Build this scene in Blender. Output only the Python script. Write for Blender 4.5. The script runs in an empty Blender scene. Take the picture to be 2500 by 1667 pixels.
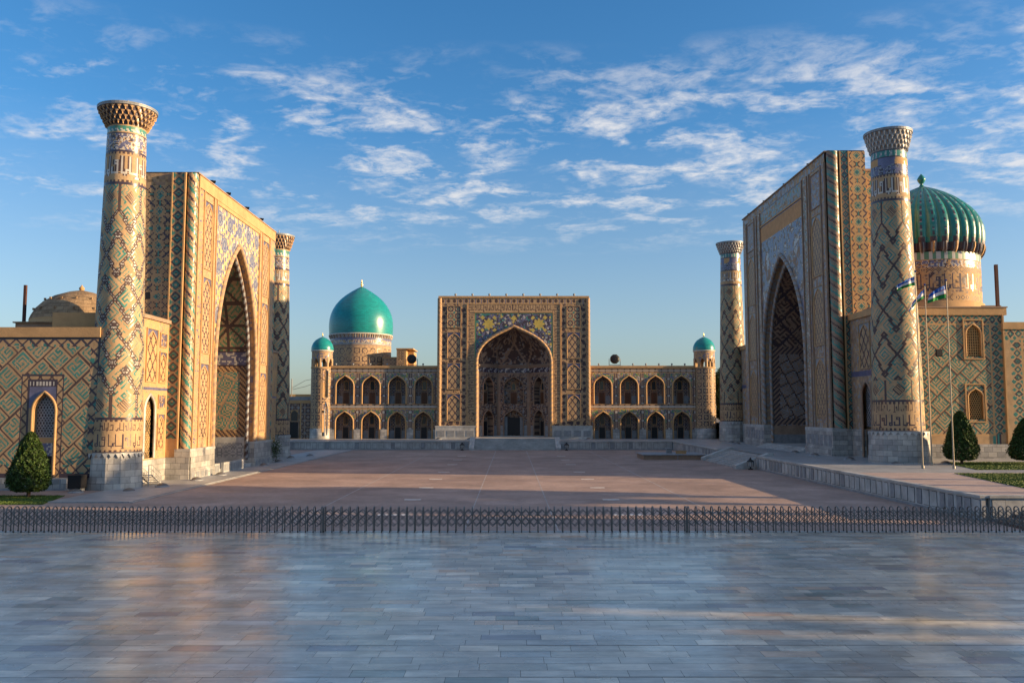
import bpy, math, random
import numpy as np
from mathutils import Vector, Matrix
random.seed(7); RNG = np.random.default_rng(11)
R = math.radians
SC = bpy.context.scene; COL = SC.collection

# ---------------------------------------------------------------- camera
CAM_H = 6.5; PITCH = math.atan(173.5/2085.0)
cd = bpy.data.cameras.new("camera"); cam = bpy.data.objects.new("camera", cd); COL.objects.link(cam)
cam.location = (0, 0, CAM_H); cam.rotation_euler = (R(90)+PITCH, 0, R(-0.055))
cd.sensor_width = 36; cd.lens = 36*2085/2500.0; cd.clip_start = 0.1; cd.clip_end = 6000
SC.camera = cam
# ---------------------------------------------------------------- sky, sun, exposure
SUN_AZ = 82.0    # degrees from -Y towards +X
SUN_EL = 11.5
w = bpy.data.worlds.new("World"); SC.world = w; w.use_nodes = True
nt = w.node_tree; N = nt.nodes; L = nt.links; N.clear()
def nd(t, **k):
    n = N.new(t)
    for a, b in k.items(): setattr(n, a, b)
    return n
def mth(op, a, b=None, c=None, clamp=False):
    n = nd('ShaderNodeMath', operation=op); n.use_clamp = clamp
    for i, v in enumerate((a, b, c)):
        if v is None: continue
        if hasattr(v, 'is_output'): L.new(v, n.inputs[i])
        else: n.inputs[i].default_value = v
    return n.outputs[0]
out = nd('ShaderNodeOutputWorld'); bg = nd('ShaderNodeBackground'); bg.inputs[1].default_value = 0.112
sky = nd('ShaderNodeTexSky', sky_type='NISHITA'); sky.sun_disc = False
sky.sun_elevation = R(SUN_EL); sky.sun_rotation = R(180-SUN_AZ)
sky.altitude = 700; sky.air_density = 1.0; sky.dust_density = 1.6; sky.ozone_density = 3.0
tc = nd('ShaderNodeTexCoord'); sx = nd('ShaderNodeSeparateXYZ'); L.new(tc.outputs['Generated'], sx.inputs[0])
zc = mth('MAXIMUM', sx.outputs[2], 0.02)
px_ = mth('DIVIDE', sx.outputs[0], mth('ADD', zc, 0.10)); py_ = mth('DIVIDE', sx.outputs[1], mth('ADD', zc, 0.10))
cx = nd('ShaderNodeCombineXYZ'); L.new(px_, cx.inputs[0]); L.new(py_, cx.inputs[1])
def noise(vec, scale, detail, rough, dist=0.0, off=(0,0,0), sc=(1,1,1), rot=0):
    mp = nd('ShaderNodeMapping'); L.new(vec, mp.inputs[0]); mp.inputs[1].default_value = off; mp.inputs[3].default_value = sc; mp.inputs[2].default_value = (0,0,rot)
    n = nd('ShaderNodeTexNoise'); L.new(mp.outputs[0], n.inputs['Vector'])
    n.inputs['Scale'].default_value = scale; n.inputs['Detail'].default_value = detail
    n.inputs['Roughness'].default_value = rough; n.inputs['Distortion'].default_value = dist
    return n.outputs[0]
def rng_(v, a, b, c=0.0, d=1.0):
    n = nd('ShaderNodeMapRange'); n.clamp = True; L.new(v, n.inputs[0])
    for i, x in enumerate((a, b, c, d)): n.inputs[i+1].default_value = x
    return n.outputs[0]
cov = noise(cx.outputs[0], 5.2, 4, 0.55, 0.5, (7.3, 2.9, 0), (0.8, 1.0, 1))
fine = noise(cx.outputs[0], 11.0, 10, 0.62, 0.8, (0.3, 4.2, 0), (0.9, 1.1, 1), 0.5)
wisp = noise(cx.outputs[0], 30.0, 8, 0.65, 0.6, (5.0, 2.0, 0), (1.0, 1.0, 1), 0.5)
right = rng_(sx.outputs[0], -0.55, 0.5, -0.035, 0.075)
el_lo = rng_(sx.outputs[2], 0.18, 0.24); el_hi = rng_(sx.outputs[2], 0.41, 0.34)
s0 = mth('ADD', mth('MULTIPLY', fine, 0.62), mth('MULTIPLY', wisp, 0.38))
patch = rng_(mth('ADD', cov, right), 0.44, 0.62)
m = mth('MULTIPLY', rng_(mth('ADD', s0, mth('MULTIPLY', patch, 0.16)), 0.52, 0.78), mth('ADD', mth('MULTIPLY', patch, 0.72), 0.06))
el_ov = rng_(sx.outputs[2], 0.56, 0.75); over = mth('MULTIPLY', rng_(mth('ADD', cov, mth('MULTIPLY', fine, 0.3)), 0.50, 0.66), el_ov)  # extra clouds above the view, added to brighten and neutralise the ambient light
m = mth('MAXIMUM', mth('MULTIPLY', mth('MULTIPLY', m, el_lo), el_hi), mth('MULTIPLY', over, 0.38))
cc = nd('ShaderNodeMix', data_type='RGBA', blend_type='MIX')
hs = nd('ShaderNodeHueSaturation'); L.new(rng_(sx.outputs[2], 0.02, 0.32, 0.76, 1.22), hs.inputs['Saturation']); L.new(rng_(sx.outputs[2], 0.0, 0.30, 0.74, 1.0), hs.inputs['Value']); L.new(sky.outputs[0], hs.inputs['Color'])
L.new(m, cc.inputs[0]); L.new(hs.outputs[0], cc.inputs[6]); cc.inputs[7].default_value = (4.0, 3.9, 3.85, 1)
L.new(cc.outputs[2], bg.inputs[0]); L.new(bg.outputs[0], out.inputs[0])
sd = bpy.data.lights.new("sun", 'SUN'); sun = bpy.data.objects.new("sun", sd); COL.objects.link(sun)
sd.energy = 5.0; sd.angle = R(0.5); sd.color = (1.0, 0.69, 0.37)
sv = Vector((math.sin(R(SUN_AZ))*math.cos(R(SUN_EL)), -math.cos(R(SUN_AZ))*math.cos(R(SUN_EL)), math.sin(R(SUN_EL))))
sun.rotation_euler = sv.to_track_quat('Z', 'Y').to_euler(); sun.location = (60, -20, 60)
SC.view_settings.view_transform = 'Standard'; SC.view_settings.look = 'None'
SC.view_settings.exposure = 1.0; SC.view_settings.gamma = 1.0
SC.render.film_transparent = False
SC.cycles.max_bounces = 6; SC.cycles.diffuse_bounces = 3; SC.cycles.glossy_bounces = 3
SC.cycles.caustics_reflective = False; SC.cycles.caustics_refractive = False
SC.cycles.use_denoising = True

# ---------------------------------------------------------------- materials
MATS = {}
def mat(name, col, rough=0.8, spec=0.5, var=0.25, vscale=1.2, bump=0.0, bscale=8.0, metal=0.0, brick=None, attr=False, coat=0.0, var2=0.0, streak=None):
    if name in MATS: return MATS[name]
    m = bpy.data.materials.new(name); m.use_nodes = True; t = m.node_tree; n = t.nodes; l = t.links
    b = n['Principled BSDF']; b.inputs['Roughness'].default_value = rough; b.inputs['Metallic'].default_value = metal
    b.inputs['Specular IOR Level'].default_value = spec
    if coat: b.inputs['Coat Weight'].default_value = coat; b.inputs['Coat Roughness'].default_value = 0.15
    uvn = n.new('ShaderNodeTexCoord')
    mix = n.new('ShaderNodeMix'); mix.data_type = 'RGBA'; mix.blend_type = 'MULTIPLY'; mix.inputs[0].default_value = 1
    no = n.new('ShaderNodeTexNoise'); no.inputs['Scale'].default_value = vscale; no.inputs['Detail'].default_value = 6; no.inputs['Roughness'].default_value = 0.65
    l.new(uvn.outputs['Object'], no.inputs['Vector'])
    if streak:
        mp = n.new('ShaderNodeMapping'); mp.inputs[3].default_value = streak; l.new(uvn.outputs['Object'], mp.inputs[0]); l.new(mp.outputs[0], no.inputs['Vector'])
    mr = n.new('ShaderNodeMapRange'); l.new(no.outputs[0], mr.inputs[0]); mr.inputs[1].default_value = 0.3; mr.inputs[2].default_value = 0.7
    mr.inputs[3].default_value = 1-var; mr.inputs[4].default_value = 1+var
    cm = n.new('ShaderNodeCombineColor')
    for i in range(3): l.new(mr.outputs[0], cm.inputs[i])
    l.new(cm.outputs[0], mix.inputs[7])
    if brick:
        bt = n.new('ShaderNodeTexBrick'); l.new(uvn.outputs['UV'], bt.inputs['Vector'])
        bw, bh, ms, c1, c2, cmort = brick
        bt.inputs['Color1'].default_value = (*c1, 1); bt.inputs['Color2'].default_value = (*c2, 1); bt.inputs['Mortar'].default_value = (*cmort, 1)
        bt.inputs['Scale'].default_value = 1.0; bt.inputs['Brick Width'].default_value = bw; bt.inputs['Row Height'].default_value = bh
        bt.inputs['Mortar Size'].default_value = ms; bt.inputs['Mortar Smooth'].default_value = 0.1; bt.inputs['Bias'].default_value = 0.0
        l.new(bt.outputs['Color'], mix.inputs[6])
    elif attr:
        at = n.new('ShaderNodeAttribute'); at.attribute_name = 'tint'; l.new(at.outputs['Color'], mix.inputs[6])
    else:
        mix.inputs[6].default_value = (*col, 1)
    if var2:
        n3 = n.new('ShaderNodeTexNoise'); n3.inputs['Scale'].default_value = var2; n3.inputs['Detail'].default_value = 8; n3.inputs['Roughness'].default_value = 0.7
        l.new(uvn.outputs['Object'], n3.inputs['Vector'])
        m3 = n.new('ShaderNodeMapRange'); l.new(n3.outputs[0], m3.inputs[0]); m3.inputs[1].default_value = 0.35; m3.inputs[2].default_value = 0.62; m3.inputs[3].default_value = 0.72; m3.inputs[4].default_value = 1.08
        c3 = n.new('ShaderNodeMix'); c3.data_type = 'RGBA'; c3.blend_type = 'MULTIPLY'; c3.inputs[0].default_value = 1
        l.new(mix.outputs[2], c3.inputs[6]); cc3 = n.new('ShaderNodeCombineColor')
        for i in range(3): l.new(m3.outputs[0], cc3.inputs[i])
        l.new(cc3.outputs[0], c3.inputs[7]); mix = c3
    l.new(mix.outputs[2], b.inputs['Base Color'])
    if bump:
        bu = n.new('ShaderNodeBump'); bu.inputs['Strength'].default_value = bump; bu.inputs['Distance'].default_value = 0.05
        n2 = n.new('ShaderNodeTexNoise'); n2.inputs['Scale'].default_value = bscale; n2.inputs['Detail'].default_value = 5
        l.new(uvn.outputs['Object'], n2.inputs['Vector']); l.new(n2.outputs[0], bu.inputs['Height']); l.new(bu.outputs[0], b.inputs['Normal'])
    MATS[name] = m; return m
mat('brick', (0.425, 0.285, 0.158), 0.75, 0.3, 0.22, 0.9, 0.3, 6)
mat('turquoise', (0.05, 0.205, 0.175), 0.30, 0.4, 0.25, 1.3, 0.15, 5)
mat('navy', (0.055, 0.038, 0.05), 0.32, 0.5, 0.2, 1.3, 0.15, 5)
mat('white', (0.50, 0.46, 0.40), 0.35, 0.5, 0.12, 1.3, 0.15, 5)
mat('cobalt', (0.12, 0.12, 0.20), 0.32, 0.5, 0.3, 1.3, 0.15, 5)
mat('yellow', (0.50, 0.38, 0.08), 0.35, 0.5, 0.2, 1.3)
mat('plaster', (0.50, 0.27, 0.12), 0.8, 0.3, 0.15)
mat('cream', (0.52, 0.39, 0.17), 0.35, 0.5, 0.15, 1.3)
mat('ink', (0.085, 0.058, 0.055), 0.55, 0.25, 0.25, 1.3)
mat('brown', (0.085, 0.052, 0.045), 0.45, 0.4, 0.2, 1.3)
mat('marble', (0.5, 0.5, 0.5), 0.45, 0.5, 0.25, 0.8, 0.3, 4, brick=(0.95, 0.55, 0.016, (0.50, 0.475, 0.43), (0.29, 0.285, 0.275), (0.14, 0.135, 0.13)), var2=0.35)
mat('dark', (0.025, 0.022, 0.02), 0.8, 0.2, 0.1)
mat('orange', (0.48, 0.295, 0.14), 0.8, 0.3, 0.16, 0.7, 0.3, 7)
mat('green', (0.10, 0.22, 0.12), 0.35, 0.5, 0.2)
mat('grey_marble', (0.24, 0.25, 0.26), 0.45, 0.5, 0.30, 1.4, 0.2, 4)
mat('terracotta', (0.31, 0.215, 0.15), 0.8, 0.3, 0.25, 1.0)
mat('wood', (0.13, 0.06, 0.03), 0.6, 0.3, 0.2)
mat('steel', (0.16, 0.15, 0.14), 0.42, 0.5, 0.25, 3, metal=0.45)
mat('gold', (0.65, 0.42, 0.12), 0.3, 0.5, 0.1, metal=0.9)
mat('dome_teal', (0.010, 0.25, 0.25), 0.30, 0.5, 0.22, 1.0, 0.2, 3, streak=(1, 1, 6), brick=(0.9, 0.32, 0.02, (0.008, 0.26, 0.25), (0.010, 0.205, 0.21), (0.012, 0.15, 0.14)))
mat('dome_green', (0.014, 0.19, 0.165), 0.33, 0.5, 0.3, 1.6, 0.2, 5)
mat('pale_marble', (0.45, 0.45, 0.43), 0.45, 0.5, 0.22, 0.9, 0.2, 4, var2=0.4)
mat('mud', (0.33, 0.23, 0.14), 0.95, 0.2, 0.35, 1.1, 0.9, 5, brick=(0.9,0.35,0.02,(0.36,0.255,0.155),(0.25,0.17,0.105),(0.17,0.12,0.08)), var2=0.5)
mat('lattice', (0.45, 0.29, 0.12), 0.8, 0.3, 0.15)
mat('black', (0.012, 0.012, 0.014), 0.5, 0.4, 0.1)
mat('rust', (0.075, 0.035, 0.03), 0.75, 0.3, 0.2)
mat('glass_dark', (0.03, 0.04, 0.045), 0.12, 0.5, 0.1)
PAL = ['brick','turquoise','navy','white','cobalt','yellow','brown','marble','dark','orange','green','grey_marble','terracotta','wood','steel','gold','dome_teal','dome_green','pale_marble','mud','lattice','black','rust','glass_dark','cream','ink','plaster']
BR,TQ,NV,WH,CB,YE,BN,MA,DK,OR,GR,GM,TE,WD,ST,GO,DT,DG,PM,MU,LA,BK,RU,GL,LY,IN,PL = range(27)

# ---------------------------------------------------------------- mesh collector
class G:
    def __init__(s): s.v=[]; s.f=[]; s.m=[]; s.uv=[]; s.sm=[]; s.n=0
    def _add(s, v, f, m, uv, smooth=False):
        v=np.asarray(v,float).reshape(-1,3); f=np.asarray(f,int).reshape(-1,4); k=len(f)
        s.v.append(v); s.f.append(f+s.n); s.n+=len(v)
        s.m.append(np.broadcast_to(np.asarray(m,int),(k,)).copy()); s.uv.append(np.asarray(uv,float).reshape(k,4,2)); s.sm.append(np.full(k,smooth))
    def quad(s, a, b, c, d, m=0, uv=None):
        a,b,c,d=[np.asarray(q,float) for q in (a,b,c,d)]
        if uv is None:
            w_=np.linalg.norm(b-a); h_=np.linalg.norm(d-a); e=(b-a)/max(w_,1e-9)
            u0=float(a@e); v0=a[2] if abs((d-a)[2])>1e-6 else float(a@((d-a)/max(h_,1e-9)))
            uv=[(u0,v0),(u0+w_,v0),(u0+w_,v0+h_),(u0,v0+h_)]
        s._add([a,b,c,d],[[0,1,2,3]],m,[uv])
    def box(s, x0,x1,y0,y1,z0,z1,m=0, top=None):
        p=lambda i,j,k:((x0,x1)[i],(y0,y1)[j],(z0,z1)[k]); t=m if top is None else top
        s.quad(p(0,0,0),p(1,0,0),p(1,0,1),p(0,0,1),m); s.quad(p(0,1,0),p(1,1,0),p(1,1,1),p(0,1,1),m)
        s.quad(p(0,0,0),p(0,1,0),p(0,1,1),p(0,0,1),m); s.quad(p(1,0,0),p(1,1,0),p(1,1,1),p(1,0,1),m)
        s.quad(p(0,0,1),p(1,0,1),p(1,1,1),p(0,1,1),t); s.quad(p(0,0,0),p(1,0,0),p(1,1,0),p(0,1,0),m)
    def fbox(s, fr, u0,u1,v0,v1,w0,w1,m=0):
        P=lambda a,b,c: fr(a,b,c)
        for A in (((u0,v0,w1),(u1,v0,w1),(u1,v1,w1),(u0,v1,w1)), ((u0,v0,w0),(u1,v0,w0),(u1,v1,w0),(u0,v1,w0)),
                  ((u0,v0,w0),(u0,v0,w1),(u0,v1,w1),(u0,v1,w0)), ((u1,v0,w0),(u1,v0,w1),(u1,v1,w1),(u1,v1,w0)),
                  ((u0,v1,w0),(u1,v1,w0),(u1,v1,w1),(u0,v1,w1)), ((u0,v0,w0),(u1,v0,w0),(u1,v0,w1),(u0,v0,w1))):
            s.quad(*[P(*q) for q in A], m)
    def grid(s, P, M, UV=None, smooth=False):
        nu,nv=M.shape; idx=np.arange((nu+1)*(nv+1)).reshape(nu+1,nv+1)
        f=np.stack([idx[:-1,:-1],idx[1:,:-1],idx[1:,1:],idx[:-1,1:]],-1); keep=M>=0
        if UV is None: UV=np.zeros((nu+1,nv+1,2))
        uvf=np.stack([UV[:-1,:-1],UV[1:,:-1],UV[1:,1:],UV[:-1,1:]],2)
        s._add(P.reshape(-1,3), f[keep], M[keep], uvf[keep], smooth)
    def tube(s, path, r, m=0, n=6, closed=False, smooth=True, rr=None):
        path=[Vector(p) for p in path]; K=len(path); ring=[]
        up=None
        for i,p in enumerate(path):
            a=path[(i-1)%K] if (i or closed) else p; b=path[(i+1)%K] if (i<K-1 or closed) else p
            t=(b-a).normalized()
            if up is None or abs(t.dot(up))>0.98: up=Vector((0,0,1)) if abs(t.z)<0.9 else Vector((1,0,0))
            x=t.cross(up).normalized(); y=x.cross(t).normalized(); up=y
            q=rr[i] if rr else r
            ring.append([p+q*(math.cos(2*math.pi*k/n)*x+math.sin(2*math.pi*k/n)*y) for k in range(n)])
        P=np.array([[list(c) for c in g_]+[list(g_[0])] for g_ in (ring+[ring[0]] if closed else ring)])
        M=np.full((P.shape[0]-1,n),m); s.grid(P,M,None,smooth)
    def lathe(s, prof, c, n=32, m=0, smooth=True, a0=0.0):
        prof=np.array(prof,float); th=np.linspace(0,2*math.pi,n+1)+a0
        P=np.stack([c[0]+prof[None,:,0]*np.cos(th)[:,None], c[1]+prof[None,:,0]*np.sin(th)[:,None], c[2]+np.broadcast_to(prof[None,:,1],(n+1,len(prof)))],-1)
        M=np.broadcast_to(np.asarray(m),(n,len(prof)-1)) if np.ndim(m)<2 else m
        UV=np.stack([np.broadcast_to(th[:,None]*prof[:,0].max(),P.shape[:2]),np.broadcast_to(prof[None,:,1],P.shape[:2])],-1)
        s.grid(P,np.array(M),UV,smooth)
    def build(s, name, parent=None, mats=None, tint=None, **props):
        v=np.concatenate(s.v); f=np.concatenate(s.f); mi=np.concatenate(s.m); uv=np.concatenate(s.uv); sm=np.concatenate(s.sm)
        me=bpy.data.meshes.new(name); me.vertices.add(len(v)); me.vertices.foreach_set('co',v.ravel())
        me.loops.add(len(f)*4); me.loops.foreach_set('vertex_index',f.ravel().astype(np.int32))
        me.polygons.add(len(f)); me.polygons.foreach_set('loop_start',np.arange(0,len(f)*4,4,dtype=np.int32)); 
        if mats is None:
            used=np.unique(mi); lut=np.zeros(len(PAL),int); lut[used]=np.arange(len(used)); mi=lut[mi]; mats=[PAL[k] for k in used]
        for q in mats: me.materials.append(MATS[q])
        me.polygons.foreach_set('material_index',mi.astype(np.int32)); me.polygons.foreach_set('use_smooth',sm)
        ul=me.uv_layers.new(name='UVMap'); ul.data.foreach_set('uv',uv.ravel())
        if tint is not None:
            ca=me.color_attributes.new('tint','FLOAT_COLOR','CORNER'); t4=np.repeat(np.concatenate([tint,np.ones((len(tint),1))],1),4,axis=0); ca.data.foreach_set('color',t4.ravel())
        me.update(calc_edges=True); me.validate()
        o=bpy.data.objects.new(name,me); COL.objects.link(o)
        if parent is not None:
            o.parent=parent; o.matrix_parent_inverse=parent_inv(parent)
        for k,q in props.items(): o[k]=q
        return o
WORLD={}
def parent_inv(p):
    return WORLD.get(p.name, Matrix.Identity(4)).inverted()
def thing(name, label, cat, loc=(0,0,0), group=None):
    o=bpy.data.objects.new(name,None); COL.objects.link(o); o.location=loc; o.empty_display_size=0.5
    o['label']=label; o['category']=cat
    if group: o['group']=group
    WORLD[o.name]=Matrix.Translation(loc); return o
def kids(o): return [c for c in bpy.data.objects if c.parent is o]
def copy_tree(o, loc=None, parent=None, label=None, rotz=None, chm=None):
    if chm is None:
        chm={}
        for q in bpy.data.objects:
            if q.parent is not None: chm.setdefault(q.parent.name,[]).append(q)
    c=o.copy(); COL.objects.link(c)
    if parent is not None:
        c.parent=parent; c.matrix_parent_inverse=o.matrix_parent_inverse.copy()
    if loc is not None: c.location=loc
    if rotz is not None: c.rotation_euler=(0,0,rotz)
    if label: c['label']=label
    for ch in chm.get(o.name,[]): copy_tree(ch,parent=c,chm=chm)
    return c
def frame(O,U,Nn):
    O=np.array(O,float);U=np.array(U,float);Nn=np.array(Nn,float);Z=np.array((0,0,1.0))
    def p(u,v,w=0.0):
        u=np.asarray(u,float);v=np.asarray(v,float);w=np.asarray(w,float)
        return O+u[...,None]*U+v[...,None]*Z+w[...,None]*Nn
    return p
ORD=['first','second','third','fourth','fifth','sixth','seventh','eighth','ninth','tenth']

# ---------------------------------------------------------------- patterns (metres in, palette index out)
def bits(rows): return np.array([[1 if c=='#' else 0 for c in r] for r in rows][::-1]).T
def maze(seed,n=5):
    rg=random.Random(seed); S=2*n+1; A=np.ones((S,S),int); st=[(rg.randrange(n),rg.randrange(n))]; seen=set(st)
    A[2*st[0][0]+1,2*st[0][1]+1]=0; dr=None
    while st:
        x,y=st[-1]; ch=[(a,b) for a,b in ((1,0),(-1,0),(0,1),(0,-1)) if 0<=x+a<n and 0<=y+b<n and (x+a,y+b) not in seen]
        if not ch: st.pop(); dr=None; continue
        d=dr if (dr in ch and rg.random()<0.40) else rg.choice(ch); dr=d
        A[2*x+1+d[0],2*y+1+d[1]]=0; x+=d[0]; y+=d[1]; A[2*x+1,2*y+1]=0; seen.add((x,y)); st.append((x,y))
    return A
K1=bits(["#########","#.......#","#.#####.#","#.#...#.#","#.#.#.#.#","#.#.###.#","#.#......","#.#######","#........"])
K2=bits(["#.#.#.###","#.#.#.#.#","#.#.#.#.#","#.#.#.###","#.#.#....","#########",".........","#########","#.......#"])
K3=bits(["###.#####","#.#.#...#","#.#.#.#.#","#.###.#.#","#.....#.#","#######.#","........#","#########","#........"])
K4=bits(["#.#####.#","#.....#.#","#####.#.#","#...#.#.#","#.#.#.#.#","#.#...#.#","#.#####.#","#.......#","#########"])
KA=bits(["#.#.#.#.#","#.#.#.#.#","#.#.#.#.#","#.#.#.#.#","#.#.###.#","#.#.....#","#.#######","#........","#########"])
KB=bits(["#########","........#","#######.#","#.....#.#","#.###.#.#","#.#.#.#.#","#.###.#.#","#.....#.#","#######.#"])
KC=bits(["#.###.###","#.#.#.#.#","#.###.#.#","#...#.#.#","###.#.#.#","..#.#.#.#","#.###.#.#","#.....#.#","#######.#"])
KM=np.stack([K1,K2,KA,KB,KC,K3,KA,K2,1-maze(3)[1:-1,1:-1],1-maze(5)[1:-1,1:-1],KC,1-maze(8)[1:-1,1:-1]]); KS=np.concatenate([KM,KM[:,::-1],KM.transpose(0,2,1)])
def hsh(a,b): return (np.abs((a*73856093)^(b*19349663))//7)
def banna(u,v,c=0.15,n=12,fg=TQ,line=IN,bg=BR,thin=0.94):
    a=np.floor((u+v)/1.41421/c).astype(int); b=np.floor((v-u)/1.41421/c).astype(int)
    # shift every other strip so the squares interlock like a woven banna'i field
    B0=np.floor_divide(b,n); a=a+(B0%3)*4
    A0=np.floor_divide(a,n); ia=a%n; ib=b%n
    out=np.full(u.shape,bg); k=hsh(A0,B0)%len(KS)
    o_=2 if line is not None else 0
    inn=(ia>=o_)&(ia<=8+o_)&(ib>=o_)&(ib<=8+o_); val=KS[k,np.clip(ia-o_,0,8),np.clip(ib-o_,0,8)]
    fa=((u+v)/1.41421/c)%1; fb=((v-u)/1.41421/c)%1
    out=np.where(inn&(val==1)&(fa<thin)&(fb<thin),fg,out)
    if line is not None: out=np.where((ia==0)|(ib==0),line,out)
    return out
def dia_strip(u,v,W,P=0.9,bg=BR,l1=NV,l2=TQ):
    d=np.abs((v/P)%1-0.5)*P+np.abs(u-W/2)*0.9
    out=np.where((d>0.30*P)&(d<0.46*P),l1,bg); out=np.where((d<0.30*P)&(d>0.14*P),l2,out); out=np.where(d<0.07*P,l1,out)
    d2=np.abs(((v/P)+0.5)%1-0.5)*P+np.abs(np.abs(u-W/2)-W/2)*0.9
    return np.where(d2<0.28*P,l2,out)
def star(u,v,P=1.7,bg=BR):
    x=(u/P)%1-0.5; y=(v/P)%1-0.5; ax=np.abs(x); ay=np.abs(y); mx=np.maximum(ax,ay); s=ax+ay
    out=np.full(u.shape,bg); out=np.where((s<0.30)&(mx<0.23),TQ,out); out=np.where((np.abs(s-0.20)<0.035),bg,out); out=np.where(mx<0.05,NV,out)
    dd=np.abs(ax-ay); out=np.where((dd<0.055)&(s>0.52),NV,out)
    e=np.abs(s-0.5); out=np.where((e<0.05)&(mx>0.33),BN,out); out=np.where((np.minimum(ax,ay)<0.05)&(mx>0.36),TQ,out)
    return out
def girih(u,v,P=1.3,bg=BR,ln=NV,ac=CB,t=0.07):
    x=(u/P)%1-0.5; y=(v/P)%1-0.5; ax=np.abs(x); ay=np.abs(y); s=ax+ay; mx=np.maximum(ax,ay); mn=np.minimum(ax,ay)
    out=np.full(u.shape,bg)
    out=np.where((np.abs(s-0.40)<t)|(np.abs(mx-0.32)<t*0.7)&(mn<0.32),ln,out)
    out=np.where((s>0.8)&(mx>0.42),ac,out); out=np.where(s<0.14,ac,out); return out
def vnoise(u,v,sc,seed):
    u=u/sc+seed*17.3; v=v/sc+seed*5.1; i=np.floor(u).astype(int); j=np.floor(v).astype(int); fu=u-i; fv=v-j
    def h(a,b): return ((np.sin(a*127.1+b*311.7+seed*74.7)*43758.5453)%1)
    fu=fu*fu*(3-2*fu); fv=fv*fv*(3-2*fv)
    return (h(i,j)*(1-fu)+h(i+1,j)*fu)*(1-fv)+(h(i,j+1)*(1-fu)+h(i+1,j+1)*fu)*fv
def floral(u,v,bg=NV,a=WH,b=YE,c=TQ,sc=0.34):
    n1=vnoise(u,v,sc,1); n2=vnoise(u,v,sc*1.3,2); n3=vnoise(u,v,sc*0.9,3); out=np.full(u.shape,bg)
    out=np.where(np.abs(n2-0.5)<0.06,CB,out); out=np.where(n1>0.76,a,out); out=np.where(n3>0.82,b,out); out=np.where((n2>0.80),c,out); return out
def speck(u,v,cols,ps,sc=0.2,seed=4):
    n=vnoise(u,v,sc,seed); n=np.argsort(np.argsort(n.ravel())).reshape(n.shape)/n.size; out=np.full(u.shape,cols[0]); acc=0
    for c_,p_ in zip(cols,ps): out=np.where((n>=acc)&(n<acc+p_),c_,out); acc+=p_
    return out
TALL=bits(["..#....#....#.....#....#......","..#....#....#.....#....#......","..#....#....#.....#....#...###","..#....#....#.###.#....#...#.#","..#....#....#.#.#.#....#...###","..#....#....#.###.#....#.....#",
 "..#....#....#...#.#....#.#...#","..#..###....#...#.#..###.#...#","..#..#.#....#...#.#..#.#.#...#","..####.######...###..###.#####","....#.......#.........#.......","...........###................"])
def script(u,v,c,fg=WH,bg=BR,B=TALL,edge=None):
    i=np.floor(u/c).astype(int)%B.shape[0]; j=np.floor(v/c).astype(int); ok=(j>=0)&(j<B.shape[1]); jj=np.clip(j,0,B.shape[1]-1)
    val=(B[i,jj]==1)&ok; out=np.where(val,fg,bg)
    if edge is not None:
        nb=np.zeros(u.shape,bool)
        for di in (-1,1): nb|=(B[(i+di)%B.shape[0],jj]==1)&ok
        out=np.where(nb&~val&(v/c%1<0.95),edge,out)
    return out
# pointed arch: half width as a function of height
def arch_pts(hw, spring, apex, n=14, k1=0.55, k2x=0.45, k2y=0.78):
    h=apex-spring; t=np.linspace(0,1,n); P=[(hw,0),(hw,k1*h),(k2x*hw,k2y*h),(0,h)]
    b=[(1-t)**3,3*(1-t)**2*t,3*(1-t)*t*t,t**3]
    x=sum(b[i]*P[i][0] for i in range(4)); y=sum(b[i]*P[i][1] for i in range(4)); return x,y+spring
def arch_hw(z, a):
    uc,hw,z0,sp,ap=a[:5]; x,y=arch_pts(hw,sp,ap,60,*(a[5:] if len(a)>5 else ()))
    r=np.interp(z,y,x); r=np.where(z<sp,hw,r); return np.where((z>ap)|(z<z0),-1,r)
def arch_line(a, n=14, closed=False):
    uc,hw,z0,sp,ap=a[:5]; x,y=arch_pts(hw,sp,ap,n,*(a[5:] if len(a)>5 else ()))
    right_=[(uc+hw,z0)]+list(zip(uc+x,y)); left_=[(uc-q,r_) for q,r_ in zip(x[::-1][1:],y[::-1][1:])]+[(uc-hw,z0)]
    return right_+left_
def wall(g, fr, u0,u1,v0,v1, c, pat, w=0.0, holes=()):
    nu=max(1,int(round((u1-u0)/c))); nv=max(1,int(round((v1-v0)/c))); us=np.linspace(u0,u1,nu+1); vs=np.linspace(v0,v1,nv+1)
    Uc,Vc=np.meshgrid((us[:-1]+us[1:])/2,(vs[:-1]+vs[1:])/2,indexing='ij'); M=np.array(pat(Uc,Vc)).astype(int)
    Ug,Vg=np.meshgrid(us,vs,indexing='ij'); Ug=Ug.copy()
    for a in holes:
        h=arch_hw(Vc,a); M=np.where(np.abs(Uc-a[0])<h,-1,M)
    g.grid(fr(Ug,Vg,np.full(Ug.shape,w)),M,np.stack([Ug,Vg],-1))
def trim(g, fr, a, r, m, w=0.0, n=16, nn=6):
    g.tube([fr(u,v,w) for u,v in arch_line(a,n)], r, m, nn)
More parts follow.
